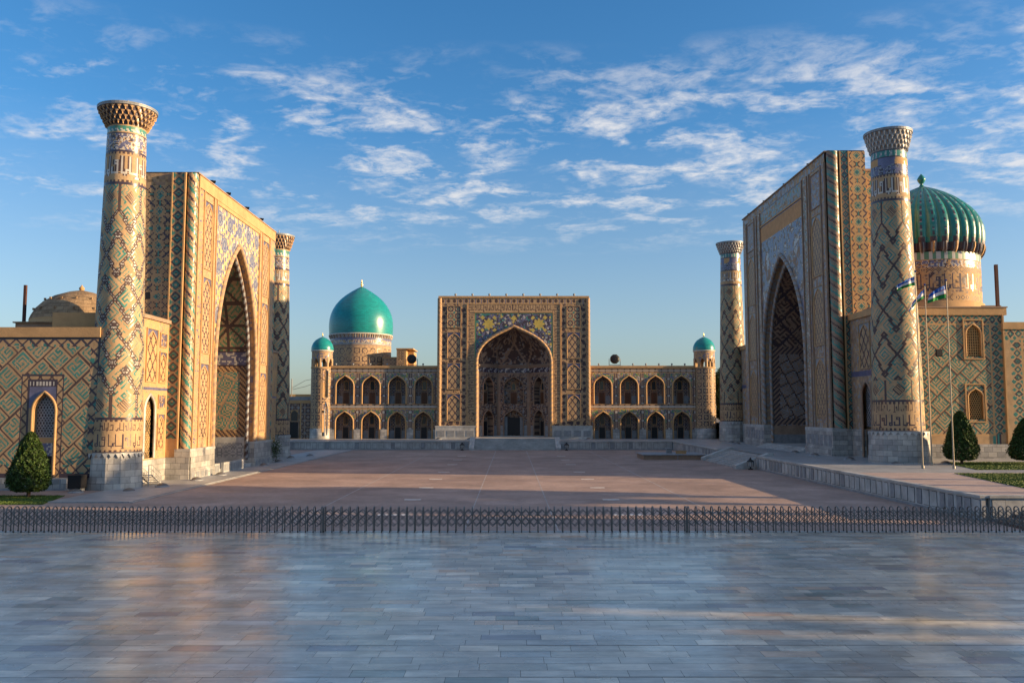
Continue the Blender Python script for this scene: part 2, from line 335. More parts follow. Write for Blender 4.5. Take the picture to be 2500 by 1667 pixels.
def reveal(g, fr, a, w0, w1, pat, c=0.3, n=12, dw=None):
    pts=arch_line(a,n); # arc length
    S=[0]
    for i in range(1,len(pts)): S.append(S[-1]+math.hypot(pts[i][0]-pts[i-1][0],pts[i][1]-pts[i-1][1]))
    T=S[-1]; nu=max(2,int(T/c)); nw=max(1,int(abs(w1-w0)/c)) ; s=np.linspace(0,T,nu+1)
    pu=np.interp(s,S,[p[0] for p in pts]); pv=np.interp(s,S,[p[1] for p in pts]); ws=np.linspace(w0,w1,nw+1)
    P=fr(pu[:,None]+0*ws[None],pv[:,None]+0*ws[None],0*pu[:,None]+ws[None])
    sc_=(s[:-1]+s[1:])/2; wc=(ws[:-1]+ws[1:])/2; Sc,Wc=np.meshgrid(sc_,wc,indexing='ij'); 
    zc_=(pv[:-1]+pv[1:])/2; Zc=np.broadcast_to(zc_[:,None],Sc.shape)
    M=np.array(pat(Sc,Wc,Zc)).astype(int); UV=np.stack(np.meshgrid(s,ws,indexing='ij'),-1)
    g.grid(P,M,UV)
const=lambda k: (lambda *a: np.full(a[0].shape,k))

# ================================================================ THE GROUND
def sheet(name, pts, z, m, kind='structure', **p):
    g=G(); P=[(x,y,z) for x,y in pts]
    g._add(P,[[0,1,2,3]],0,[[(x,y) for x,y in pts]]); return g.build(name,mats=[m],kind=kind,**p)
mat('plaza_brick',(0.3,0.2,0.17),0.8,0.3,0.20,0.25,0.25,3,brick=(0.30,0.15,0.008,(0.43,0.30,0.245),(0.34,0.24,0.195),(0.30,0.23,0.195)),var2=0.10)
mat('terrace_brick',(0.3,0.2,0.17),0.8,0.3,0.15,0.3,0.25,3,brick=(0.45,0.22,0.008,(0.46,0.345,0.29),(0.38,0.28,0.24),(0.27,0.21,0.19)))
mat('terrace_stone',(0.3,0.3,0.3),0.5,0.5,0.22,0.35,0.15,3,brick=(1.1,0.5,0.012,(0.36,0.36,0.355),(0.26,0.27,0.275),(0.16,0.16,0.16)))
mat('earth',(0.20,0.16,0.12),0.95,0.2,0.3,0.05)
mat('joint',(0.07,0.07,0.07),0.9,0.2,0.1)
mat('line_stone',(0.38,0.33,0.30),0.7,0.3,0.3,1.0)
mat('grass_base',(0.06,0.10,0.02),0.95,0.1,0.35,2.0)
sheet('ground',[(-2500,-400),(2500,-400),(2500,4500),(-2500,4500)],-0.03,'earth')
sheet('plaza',[(-60,36),(60,36),(60,150.5),(-60,150.5)],0.0,'plaza_brick')
# light stone lines and inlaid marks of the plaza
g=G()
for x,wd in ((-2.6,0.045),(2.6,0.045),(-13.0,0.055),(13.2,0.055)): g.box(x-wd,x+wd,47,146,0.001,0.004,0)
for y in (88.5,): g.box(-13,2.5,y-0.07,y+0.07,0.001,0.0035,0)
g.build('plaza_lines',mats=['line_stone'],kind='structure')
g=G()
for y in (129,119,108.4,94.8,84.7,75.1,64.9):
    for sx_ in (-7.4,7.5):
        g.box(sx_-0.62,sx_+0.62,y-0.24,y+0.24,0.001,0.006,0)
        if y<90: g.box(sx_-0.30,sx_+0.30,y-0.36,y-0.241,0.001,0.006,0)
for sx_ in (-7.5,7.6):
    for k in (-0.72,0,0.72): g.box(sx_+k-0.30,sx_+k+0.30,55.0,55.6,0.001,0.006,0)
mat('mark_white',(0.72,0.68,0.62),0.6,0.3,0.2)
g.build('plaza_marks',mats=['mark_white'],kind='structure')
# left marble strip along the left madrasa, one low step above the plaza
g=G(); g.box(-33.5,-27.6,62.5,148.6,-0.02,0.10,0,0); g.box(-27.6,-27.35,62.5,148.6,-0.02,0.05,0); g.build('left_pavement',mats=['terrace_stone'],kind='structure')
# foreground marble platform: every slab its own quad with its own tone
ZM=1.45; EDGE=37.15
mat('slab',(0.3,0.3,0.3),0.30,0.5,0.25,1.3,0.14,2.4,attr=True,var2=0.5,streak=(0.8,3.0,1))
_m=MATS['slab']; _n=_m.node_tree; 
_no=_n.nodes.new('ShaderNodeTexNoise'); _no.inputs['Scale'].default_value=0.6; _no.inputs['Detail'].default_value=5
_tc=_n.nodes.new('ShaderNodeTexCoord'); _mr=_n.nodes.new('ShaderNodeMapRange'); _mr.inputs[1].default_value=0.3; _mr.inputs[2].default_value=0.7; _mr.inputs[3].default_value=0.18; _mr.inputs[4].default_value=0.36
_n.links.new(_tc.outputs['Object'],_no.inputs['Vector']); _n.links.new(_no.outputs[0],_mr.inputs[0]); _n.links.new(_mr.outputs[0],_n.nodes['Principled BSDF'].inputs['Roughness'])
V=[];F=[];UVs=[];T=[]
y=2.0; row=0
tones=[(0.235,0.245,0.25),(0.265,0.27,0.265),(0.205,0.215,0.225),(0.295,0.295,0.29),(0.24,0.26,0.28),(0.22,0.23,0.235),(0.31,0.305,0.295),(0.24,0.245,0.25)]
rare=[(0.145,0.155,0.185),(0.32,0.29,0.265),(0.30,0.245,0.215),(0.16,0.19,0.20),(0.36,0.35,0.33)]
while y<EDGE-0.46:
    d=0.45; x=-(0.70*y+6)+random.random()*1.2; wide=(row%5==3)
    while x<0.70*y+6:
        ln=random.choice((0.85,1.05,1.05,1.2,1.35,1.55)); gx=0.004; gy=0.004 if not wide else (0.03 if x>-1 else 0.012)
        c_=np.array(random.choice(tones) if random.random()<0.86 else random.choice(rare))*np.array([2.10,1.90,1.60])*random.uniform(0.89,1.10)
        z=[ZM+random.uniform(-0.0012,0.0012) for _ in range(4)]
        k=len(V); V+= [(x+gx,y+gy,z[0]),(x+ln-gx,y+gy,z[1]),(x+ln-gx,y+d-0.003,z[2]),(x+gx,y+d-0.003,z[3])]
        F.append([k,k+1,k+2,k+3]); UVs.append([(x,y),(x+ln,y),(x+ln,y+d),(x,y+d)]); T.append(c_); x+=ln
    y+=d; row+=1
g=G(); g._add(V,F,0,UVs); g.build('marble_floor',mats=['slab'],tint=np.array(T),kind='structure')
g=G(); g.box(-70,70,-60,EDGE-0.38,-0.02,ZM-0.008,0); g.build('platform',mats=['joint'],kind='structure')
g=G(); x=-40
while x<40: g.box(x,x+1.19,EDGE-0.37,EDGE,-0.02,ZM+0.012,0); x+=1.2
g.build('platform_edge',mats=['pale_marble'],kind='structure')
# right terrace with panelled retaining wall
TX=28.3; TY0=52.0; TZ=1.5
sheet('terrace_paving',[(TX+0.35,TY0+0.3),(110,TY0+0.3),(110,72),(TX+0.35,72)],TZ+0.004,'terrace_brick')
g=G(); 
g.box(TX+0.10,29.9,TY0+0.3,99.5,0,TZ,0); g.box(TX+0.10,29.9,117.9,150.4,0,TZ,0); g.box(29.9,110,TY0+0.3,164.0,0,TZ,0)
g.build('terrace',mats=['terrace_stone'],kind='structure')
g=G(); g.box(-60,-7.4,150.55,164.3,0,TZ,0); g.box(8.5,29.9,150.55,164.3,0,TZ,0); g.box(-7.4,8.5,153.6,164.3,0,TZ,0)
g.build('far_terrace',mats=['terrace_stone'],kind='structure')
def retaining(name,label,p0,p1,nrm,parent=None,step=1.05):
    g=G(); p0=np.array(p0,float);p1=np.array(p1,float); Ln=np.linalg.norm(p1-p0); U=np.append((p1-p0)/Ln,0); fr=frame((p0[0],p0[1],0),U,(nrm[0],nrm[1],0))
    g.fbox(fr,0,Ln,0,TZ-0.12,-0.25,0,PM)
    g.fbox(fr,-0.06,Ln+0.06,TZ-0.12,TZ+0.03,-0.45,0.10,PM); g.fbox(fr,0,Ln,0.0,0.16,0.001,0.05,GM)
    n=int(Ln/step)
    for i in range(n):
        a=i*Ln/n; wv=random.choice((0.62,0.7,0.78))
        g.fbox(fr,a+0.09,a+0.15+wv,0.24,TZ-0.22,0.001,0.012,BK); g.fbox(fr,a+0.12,a+0.12+wv,0.27,TZ-0.25,0.0125,0.035,GM if random.random()<0.25 else PM)
    o=g.build(name,label=label,category='retaining wall'); return o
retaining('retaining_wall','grey marble panelled retaining wall running along the right edge of the brick plaza, in front of the flagpoles',(TX,TY0),(TX,99.5),(-1,0))
retaining('retaining_wall','short far stretch of marble panelled retaining wall behind the low stage, beyond the right staircase',(TX,117.9),(TX,150.2),(-1,0))
retaining('retaining_wall','end face of the right terrace wall, turning away at the corner behind the gate',(TX+0.53,TY0),(60,TY0),(0,-1),None,5.0)
retaining('retaining_wall','marble panelled wall below the left arcade of the far madrasa',(-38.0,150.4),(-8.5,150.4),(0,-1))
retaining('retaining_wall','marble panelled wall below the right arcade of the far madrasa, right of its broad stairs',(9.6,150.4),(TX-0.2,150.4),(0,-1))
# staircases
def stairs(name,label,n,rise,run,fr,u0,u1,m1,cheek=0.9,lo=0.0):
    t=thing(name,label,'staircase',tuple(fr((u0+u1)/2,0,0)))
    g=G()
    for i in range(n): g.fbox(fr,u0,u1,lo+i*rise,lo+(i+1)*rise,-(n+1)*run,-i*run,m1); g.fbox(fr,u0,u1,lo+(i+1)*rise-0.012,lo+(i+1)*rise+0.004,-i*run-0.02,-i*run+0.02,GM)
    g.build('steps',t)
    for a,b in ((u0-cheek,u0-0.003),(u1+0.003,u1+cheek)):
        g=G(); H=n*rise; D=n*run
        P=[(a,lo,0.35),(a,lo+0.38,0.35),(a,H+lo+0.28,-D+0.1),(a,H+lo+0.28,-D-0.5),(a,lo,-D-0.5)]
        Q=[(b,)+p[1:] for p in P]; A=[fr(*p) for p in P]; B=[fr(*p) for p in Q]
        for i in range(5):
            j=(i+1)%5; g.quad(A[i],B[i],B[j],A[j],PM)
        for S in (A,B): g.quad(S[0],S[1],S[2],S[3],PM); g.quad(S[0],S[3],S[4],S[4],PM)
        # raised coping on the slope
        g.tube([P2 for P2 in [(np.array(A[1])+np.array(B[1]))/2,(np.array(A[2])+np.array(B[2]))/2]],0.10,PM,4)
        g.build('side_wall',t)
    return t
stairs('stone_stairs','broad pale marble steps rising to the central portal of the far madrasa',12,0.154,0.36,frame((0.55,149.3,0),(1,0,0),(0,-1,0)),-7.0,7.2,PM)
g=G(); g.box(-6.9,8.0,153.62,172,TZ+0.002,1.85,PM); g.build('landing',kind='structure')
stairs('stone_stairs','marble steps climbing from the plaza onto the right terrace, beside the low stage',10,0.15,0.36,frame((26.3,0,0),(0,1,0),(-1,0,0)),100.4,117.0,PM,0.85)
# low stage on the plaza
t=thing('low_stage','low square stone stage with grey top standing on the plaza before the right stairs','stage',(22.0,120,0))
g=G(); g.box(18.4,27.0,119.0,125.8,0.0,0.62,TE); g.build('base',t)
g=G(); g.box(18.2,27.2,118.8,126.0,0.62,0.74,GM); g.build('top',t)
g=G(); g.box(22.95,23.05,118.70,118.80,0,0.7,GM); g.build('strip',t)
g=G(); g.box(22.2,22.9,122.5,123.3,0.741,1.35,GM); g.box(22.1,23.0,122.4,123.4,1.351,1.43,GM); o=g.build('pedestal',label='small dark grey block on a low stone stage beside a paler block',category='block')
g=G(); g.box(23.2,24.6,120.9,121.3,0.741,1.12,OR); g.box(23.1,24.7,120.85,121.35,1.121,1.17,OR); g.build('bench',label='small pale yellowish block near the front of the low stone stage',category='block')
# dark steps at the far right beyond the gate
t=thing('dark_stairs','dark brownish stone steps at the right edge behind the gate','staircase',(34,45,0))
g=G()
for i in range(8): g.box(28.6+i*0.5,44,39.0,51.2,i*0.17,(i+1)*0.17,TE if i%2 else BN)
g.build('steps',t)

# ================================================================ GRASS, TREES
mat('leaf',(0.06,0.1,0.03),0.6,0.3,0.1,attr=True)
mat('bark',(0.10,0.07,0.05),0.9,0.2,0.3)
def blades(name,poly_fn,bx,n,z,hgt=0.07,**p):
    x=RNG.uniform(bx[0],bx[1],n); y=RNG.uniform(bx[2],bx[3],n); k=poly_fn(x,y); x=x[k];y=y[k]; n=len(x)
    a=RNG.uniform(0,math.pi,n); wd=RNG.uniform(0.03,0.06,n); h=RNG.uniform(0.5,1.2,n)*hgt; lx=RNG.normal(0,0.03,n); ly=RNG.normal(0,0.03,n)
    dx=np.cos(a)*wd; dy=np.sin(a)*wd; zz=np.full(n,z)
    V=np.stack([np.stack([x-dx,y-dy,zz],-1),np.stack([x+dx,y+dy,zz],-1),np.stack([x+dx*.3+lx,y+dy*.3+ly,zz+h],-1),np.stack([x-dx*.3+lx,y-dy*.3+ly,zz+h],-1)],1).reshape(-1,3)
    f=np.arange(n*4).reshape(n,4); c=np.array([0.075,0.125,0.022])*RNG.uniform(0.6,1.5,(n,1))*np.array([1,1,1])+RNG.uniform(0,0.02,(n,1))*np.array([1,0.5,0])
    g=G(); g._add(V,f,0,np.zeros((n,4,2))); g.build(name,mats=['leaf'],tint=c,kind='stuff',**p)
# lawns
sheet('lawn',[(-48,61.3),(-33.2,61.3),(-35.0,67.8),(-48,67.8)],0.012,'grass_base')
blades('grass',lambda x,y:x<-33.2-(y-61.3)*0.277,(-48,-33,61.3,67.8),15000,0.012,label='strip of lawn in front of the left madrasa wall, around the left clipped tree',category='grass')
sheet('lawn',[(40.8,75.5),(75,75.5),(75,87),(43.5,87)],TZ+0.012,'grass_base')
sheet('lawn',[(33.8,56),(75,56),(75,70.9),(36.5,70.9)],TZ+0.012,'grass_base')
blades('grass',lambda x,y:(x>40.8+(y-75.5)*0.235),(40.8,62,75.5,87),24000,TZ+0.012,label='far lawn strip under the clipped trees by the right madrasa',category='grass')
blades('grass',lambda x,y:(x>33.8+(y-56)*0.18),(33.8,52,56,70.9),42000,TZ+0.012,label='sunlit near lawn on the right terrace at the right edge',category='grass')
def leaves(centers,size,cols,spread=1.0):
    n=len(centers); a=RNG.normal(size=(n,3)); a/=np.linalg.norm(a,axis=1)[:,None]; b=RNG.normal(size=(n,3)); b-=a*np.sum(a*b,1)[:,None]; b/=np.linalg.norm(b,axis=1)[:,None]
    s=size*RNG.uniform(0.6,1.3,(n,1)); V=np.stack([centers-a*s,centers+b*s*.55,centers+a*s,centers-b*s*.55],1).reshape(-1,3)
    return V,np.arange(n*4).reshape(n,4),cols
def topiary(name,label,x,y,z,H,Rb,group):
    t=thing(name,label,'tree',(x,y,z),group)
    g=G(); g.tube([(x,y,z),(x+0.03,y,z+0.9),(x,y,z+H*0.6)],0.12,0,8,rr=[0.16,0.12,0.05]); g.build('trunk',t,mats=['bark'])
    prof=lambda h: Rb*np.interp(h,[0.0,0.04,0.12,0.22,0.5,0.75,0.92,0.985,1.0],[0.55,0.82,0.97,1.0,0.78,0.52,0.28,0.14,0.0])
    n=26000; h=RNG.uniform(0,1,n)**0.85; th=RNG.uniform(0,2*math.pi,n)
    lump=1+0.05*np.sin(th*5+h*9)+0.05*np.sin(th*9-h*17+1)+0.05*np.sin(th*16+h*37)+RNG.normal(0,0.045,n)+0.10*(RNG.uniform(0,1,n)>0.97)
    rr=prof(h)*lump*(1-0.22*RNG.uniform(0,1,n)**2)
    c=np.stack([x+rr*np.cos(th),y+rr*np.sin(th),z+0.45+h*(H-0.45)],-1)
    tuft=0.7+0.6*((np.sin(th*13+h*40)+np.sin(th*7-h*61))>0.1)
    cols=np.array([0.036,0.070,0.016])*(tuft*RNG.uniform(0.6,1.5,n))[:,None]+RNG.uniform(0,1,(n,1))**4*np.array([0.03,0.03,0.0])
    V,F_,C_=leaves(c,0.085,cols); g=G(); g._add(V,F_,0,np.zeros((n,4,2)))
    g.build('crown',t,mats=['leaf'],tint=C_); return t
topiary('conical_tree','clipped conical evergreen at the lower left, in front of the arched window',-37.2,66.6,0,5.0,1.45,'clipped conical evergreens')
topiary('conical_tree','slender clipped conical evergreen standing behind the rightmost flagpole',43.45,83.0,TZ,5.15,1.48,'clipped conical evergreens')
topiary('conical_tree','clipped evergreen cut by the right edge of the photo, beside the marble plinth',49.8,82.9,TZ,4.5,1.55,'clipped conical evergreens')
def tree(name,label,x,y,z,H,Rc,z0,n=9000,leaf=0.28,col=(0.05,0.085,0.02),seed=1,flat=1.0,group=None,blobs=26):
    rg=np.random.default_rng(seed); t=thing(name,label,'tree',(x,y,z),group)
    g=G(); g.tube([(x,y,z),(x+0.1,y,z+(H)*0.3),(x,y+0.1,z+H*0.8)],0.3,0,8,rr=[0.035*H*0.8,0.022*H*0.8,0.03])
    bc=[]
    for i in range(blobs):
        h=rg.uniform(0,1); th=rg.uniform(0,6.283); r=Rc*math.sqrt(max(0.05,1-(2*h-1)**2*0.9))*rg.uniform(0.35,0.85)
        bc.append((x+r*math.cos(th),y+r*math.sin(th),z+z0+0.12*(H-z0)+h*(H-z0)*0.76,Rc*rg.uniform(0.26,0.42)))
    for b in bc[:10]: g.tube([(x,y,z+z0*0.7+0.3*(b[2]-z-z0*0.7)),((x+b[0])/2,(y+b[1])/2,(b[2]+z+z0)/2),(b[0],b[1],b[2])],0.1,0,5,rr=[0.012*H,0.008*H,0.02])
    g.build('trunk',t,mats=['bark'])
    k=rg.integers(0,blobs,n); B=np.array(bc)[k]; d=rg.normal(size=(n,3)); d/=np.linalg.norm(d,axis=1)[:,None]; rad=B[:,3]*rg.uniform(0.25,1.0,n)**0.5
    c=B[:,:3]+d*rad[:,None]*np.array([1,1,0.8]); cols=np.array(col)*rg.uniform(0.6,1.5,(n,1))
    V,F_,C_=leaves(c,leaf,cols); g=G(); g._add(V,F_,0,np.zeros((n,4,2))); g.build('crown',t,mats=['leaf'],tint=C_); return t
tree('leafy_tree','green leafy tree seen between the right corner turret and the far right minaret',45.5,177,TZ,14.5,5.5,2.5,14000,0.30,seed=3,group='trees behind the far madrasa')
tree('leafy_tree','second leafy tree farther back behind the right corner turret',52,171,TZ,12.5,5.0,2.0,9000,0.32,seed=4,group='trees behind the far madrasa')
for i,(x,y,h) in enumerate(((58,157,13.5),(60,164,14),(57,150,12))):  # hidden trees added so their shade falls on the far terrace and arcade
    tree('leafy_tree','hidden tree added for shade behind the far end of the right madrasa, %s of its row'%ORD[i],x,y,TZ,h,4.6,2.0,7000,0.34,seed=10+i,group='hidden trees added for shade behind the right madrasa')
# unseen trees and blocks added right of the frame to shade the squares
for i,(x,y) in enumerate(((82,47),(81,52.5),(83,57.8))):
    tree('unseen_shade_tree','tall unseen tree added for its shade right of the terrace, %s of the row'%ORD[i],x,y,0,27.5,4.4,13.5,9000,0.42,seed=20+i,group='unseen trees added for their shade',blobs=40)
def shade_block(name,label,x0,x1,y0,y1,h):
    t=thing(name,label,'building',((x0+x1)/2,(y0+y1)/2,0)); g=G(); g.box(x0,x1,y0,y1,-0.02,h,OR); g.build('wall',t)
    g=G(); g.box(x0-0.3,x1+0.3,y0-0.3,y1+0.3,h+0.002,h+0.5,TE); g.build('roof',t)
    for k in range(int(h//4)):
        for q in range(int((y1-y0)//4)):
            g=G(); yy=y0+2+q*4; g.box(x0-0.06,x0+0.05,yy-0.7,yy+0.7,1.5+k*4,3.3+k*4,GL); g.build('window',t)
shade_block('unseen_shade_block','unseen plain brick block added to shade the marble, south of a narrow gap',74,80,-50,9.6,30)  # unseen block added to keep the foreground marble in shade
shade_block('unseen_shade_block','unseen plain brick block added to shade the marble, north of a narrow gap',74,80,12.5,43,30)  # gap between the added blocks lets a streak of sun onto the marble
tree('unseen_shade_tree','unseen tree added over the gap between the two shade blocks',96,8.2,0,34,4.5,20,9000,0.42,seed=31,group='unseen trees added for their shade',blobs=40)  # unseen crown added to end the sun streak partway across the marble

# ================================================================ MINARETS
def minaret(label, cx_, cy_, zb, zm, zs, zk0, zk1, zf, zn, zt, rm, rb, rn, rt, cell=0.13, style=0, phase=0.0):
    t=thing('minaret',label,'minaret',(cx_,cy_,zb),'minarets of the two side madrasas'); c=(cx_,cy_,0)
    def rad(z): return np.interp(z,[zb,zs,zs+(zn-zs)*0.15,zn],[rb*1.04,rb,rb*0.975,rn])
    # marble base: twelve-sided drum with a band of zigzag on top
    g=G(); ns=12; th=np.linspace(0,2*math.pi,ns+1)+0.13
    zz=np.array([zb-0.05,zb+0.7,zb+0.702,zm-0.55,zm-0.02]); rr=np.array([rm+0.06,rm+0.06,rm,rm-0.04,rm-0.10])
    P=np.stack([cx_+rr[None]*np.cos(th)[:,None],cy_+rr[None]*np.sin(th)[:,None],np.broadcast_to(zz[None],(ns+1,5))],-1)
    UV=np.stack([np.broadcast_to((th*rm)[:,None],(ns+1,5)),np.broadcast_to(zz[None],(ns+1,5))],-1); g.grid(P,np.full((ns,4),MA),UV)
    g.lathe([(rm-0.10,zm-0.02),(rad(zm),zm)],c,48,PM)
    nz=28
    for i in range(nz):
        a=2*math.pi*i/nz; b=2*math.pi*(i+1)/nz; m_=(a+b)/2; q=rm+0.015
        p=lambda an,z,r=q:(cx_+r*math.cos(an),cy_+r*math.sin(an),z); g.quad(p(a,zm-0.06),p(b,zm-0.06),p(m_,zm-0.5,q+0.02),p(m_,zm-0.5,q+0.02),PM)
    g.build('marble_base',t)
    C=2*math.pi*rb; ncol=8
    def surf(name,z0,z1,pat,dr=0.0,c_=cell):
        g=G(); nu=int(C/c_); nu-=nu%8; nv=max(2,int(round((z1-z0)/c_))); th=np.linspace(0,2*math.pi,nu+1)+phase; zz=np.linspace(z0,z1,nv+1)
        r=rad(zz)+dr; P=np.stack([cx_+r[None]*np.cos(th)[:,None],cy_+r[None]*np.sin(th)[:,None],np.broadcast_to(zz[None],(nu+1,nv+1))],-1)
        u=(np.arange(nu)+0.5)/nu*C; v=(zz[:-1]+zz[1:])/2; Uc,Vc=np.meshgrid(u,v,indexing='ij'); M=np.array(pat(Uc,Vc)).astype(int)
        g.grid(P,M,np.zeros((nu+1,nv+1,2)),True); return g.build(name,t)
    def ring(z,r,m,s=0.06):
        return z
    def shaft(u,v):
        ncol=12
        out=banna(u,v,0.15,11,TQ,None,BR,0.84); Wc=C/ncol; P=7.85*Wc/1.11; x=u/Wc; q=Wc/1.08
        best=np.full(u.shape,9.0); k0=np.floor(x).astype(int); nn=max(1,round((zk0-zs-4.2-P/2)/P)); y0=zk0-2.35-P/2+0*nn
        seg=[((0,0),(0.74*q,0.89*q)),((0.74*q,0.89*q),(0.49*q,0.89*q)),((0.49*q,0.89*q),(1.08*q,1.62*q))]
        for k in (k0,k0+1):
            yk=y0+(k%2)*0.5*P; dx=np.abs(x-k)*Wc; dy=np.abs(((v-yk)/P+0.5)%1-0.5)*P
            for (xa,ya),(xb,yb) in seg:
                L2=(xb-xa)**2+(yb-ya)**2; tt=np.clip(((dx-xa)*(xb-xa)+(dy-ya)*(yb-ya))/L2,0,1); best=np.minimum(best,np.hypot(dx-xa-tt*(xb-xa),dy-ya-tt*(yb-ya)))
            yk=y0+((k+1)%2)*0.5*P; dn=np.abs(x-k)*Wc; dl=np.abs(np.abs(((v-yk)/P+0.5)%1-0.5)*P-1.66*q)
            best=np.minimum(best,np.abs(dn+dl-0.29)/1.41)
        top=v>zk0-2.35; bot=v<zs+2.1; kr=np.round(x).astype(int); xm=np.abs(x-kr)*Wc
        best=np.where(top,np.where(kr%2==1,xm,9),np.where(bot,np.where(kr%2==1,xm,9),best))
        out=np.where(best<(0.14 if style==0 else 0.105),IN,out); out=np.where((best<0.03)&(np.floor(v/0.12)%2==0),WH,out) if (cell<0.125 and style==0) else out
        ka=np.round(x/2)*2
        for vy in (zs+1.15,zk0-1.25):
            a=np.abs(x-ka)*Wc; dd=a+np.abs(v-vy); s_=(x-ka)*Wc+(v-vy)
            out=np.where(dd<0.62,np.where((np.floor(s_/0.13)%2==0)|(dd>0.54),BN,BR),out)
        e=np.minimum(np.abs(v-zs),np.abs(v-zk0)); return np.where(e<0.16,NV,out)
    surf('shaft',zs,zk0,shaft,0,cell*0.6)
    def band(z0,z1,fg=WH,bgc=BR,ed=NV):
        def f(u,v):
            h=z1-z0; out=script(u,v-z0-0.16*h,h*0.68/12,fg,bgc,TALL,ed)
            e=np.minimum(v-z0,z1-v); out=np.where(e<0.10*h,np.where(e<0.04*h,NV,np.where((np.floor(u/0.22)%2==0),BN,BR)),out); return out
        return f
    def low(u,v):
        h=zs-zm; y=v-zm; out=np.where(y>0.62*h,script(u+1.1,y-0.62*h,0.27*h/12,BN,BR,TALL),script(u,y-0.10*h,0.46*h/12,NV,BR,TALL,None))
        e=np.minimum(y,h-y); return np.where(e<0.09*h,np.where(e<0.03*h,NV,np.where(np.floor(u/0.2)%2==0,BN,BR)),out)
    surf('inscription_band',zm,zs,low,0.0,cell*0.62)
    surf('upper_inscription_band',zk0,zk1,band(zk0,zk1,WH,BR,BN),0.0,cell*0.75)
    if style==0:
        surf('mosaic_band',zk1,zf,lambda u,v: np.where(np.minimum(v-zk1,zf-v)<0.12,NV,speck(u,v,[CB,WH,BR,NV],[0.3,0.27,0.25,0.18],0.17)),0.0,cell*0.75)
        surf('turquoise_band',zf,zn,lambda u,v: np.where(np.minimum(v-zf,zn-v)<0.12,BR,np.where(np.floor(u/0.3+np.floor((v-zf)/0.3)*.5)%2==0,TQ,np.where(v>zf+0.45*(zn-zf),GR,WH))),0.0,cell)
    else:
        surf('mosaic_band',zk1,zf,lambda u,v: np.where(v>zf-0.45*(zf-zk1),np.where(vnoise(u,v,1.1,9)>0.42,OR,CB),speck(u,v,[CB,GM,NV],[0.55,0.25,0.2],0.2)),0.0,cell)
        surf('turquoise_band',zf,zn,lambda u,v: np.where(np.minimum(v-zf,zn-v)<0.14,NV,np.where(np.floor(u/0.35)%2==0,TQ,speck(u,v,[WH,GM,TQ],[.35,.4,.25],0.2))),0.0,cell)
    # stalactite gallery: three tiers of corbelled niches, each tier stepping out
    nn=28; sub=8; nu=nn*sub; tiers=4; nvt=6; g=G()
    zz=[zn]; 
    H=zt-0.28-zn; rows=[]
    for k in range(tiers):
        for j in range(nvt+1): rows.append((k,j/nvt))
    P=np.zeros((nu+1,len(rows),3)); th=np.linspace(0,2*math.pi,nu+1)
    for q,(k,tt) in enumerate(rows):
        r0=rn+(rt-0.12-rn)*(k/tiers)**0.85; r1=rn+(rt-0.12-rn)*((k+1)/tiers)**0.85
        s=((th/(2*math.pi)*nn+0.5*(k%2))%1-0.5)*2; hh=0.95*(1-np.abs(s)**1.6)
        r=np.where(tt<hh-0.12,r0+(r1-r0)*0.05*tt,np.where(tt>hh+0.05,r1,(r0+r1)/2)); r=np.where(tt>=0.999,r1,r)
        if tt==0: r=np.minimum(r,np.where(np.abs(s)>0.85,r0+(r1-r0)*0.6,r0))
        P[:,q]=np.stack([cx_+r*np.cos(th),cy_+r*np.sin(th),np.full(nu+1,zn+H*(k+tt)/tiers)],-1)
    P[-1]=P[0]
    M=np.full((nu,len(rows)-1),TE); s=((np.arange(nu)+0.5)/nu*nn)
    for q in range(len(rows)-1):
        k,tt=rows[q]; sl=np.abs(((s+0.5*(k%2))%1)-0.5)*2
        if style==0: M[:,q]=np.where(sl>0.80,OR,np.where(sl<0.25,NV,np.where(tt>0.6,TE,IN)))
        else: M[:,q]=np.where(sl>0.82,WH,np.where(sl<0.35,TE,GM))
    g.grid(P,M,None,False); g.build('gallery',t)
    g=G(); g.lathe([(rt-0.14,zt-0.28),(rt-0.02,zt-0.24),(rt-0.02,zt-0.12),(rt,zt-0.10),(rt,zt),(rt-0.3,zt+0.02),(0.01,zt+0.22)],c,48,GM,False); g.build('rim',t)
    if style==0:
        g=G(); g.lathe([(0.05,zt+0.2),(0.05,zt+0.9)],c,6,ST); g.build('spike',t)
    return t
minaret('towering near left minaret with zigzag diamonds, beside the wall with the arched window',-34.3,74.5,0,3.14,5.95,26.4,29.25,30.9,31.65,33.45,2.32,2.12,1.60,2.52,0.12,0,0.2)
minaret('far left minaret, half shaded, at the far end of the left madrasa',-35.0,127,0,3.24,5.45,25.5,27.8,29.6,30.8,33.0,2.32,2.12,1.55,2.35,0.15,0,0.3)
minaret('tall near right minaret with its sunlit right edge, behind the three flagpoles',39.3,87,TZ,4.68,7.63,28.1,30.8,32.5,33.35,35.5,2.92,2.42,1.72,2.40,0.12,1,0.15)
minaret('far right minaret, dark and slim, left of the big right portal',38.7,149,TZ,5.0,7.97,28.7,31.3,33.4,34.3,36.3,2.55,2.30,1.70,2.50,0.15,1,0.1)

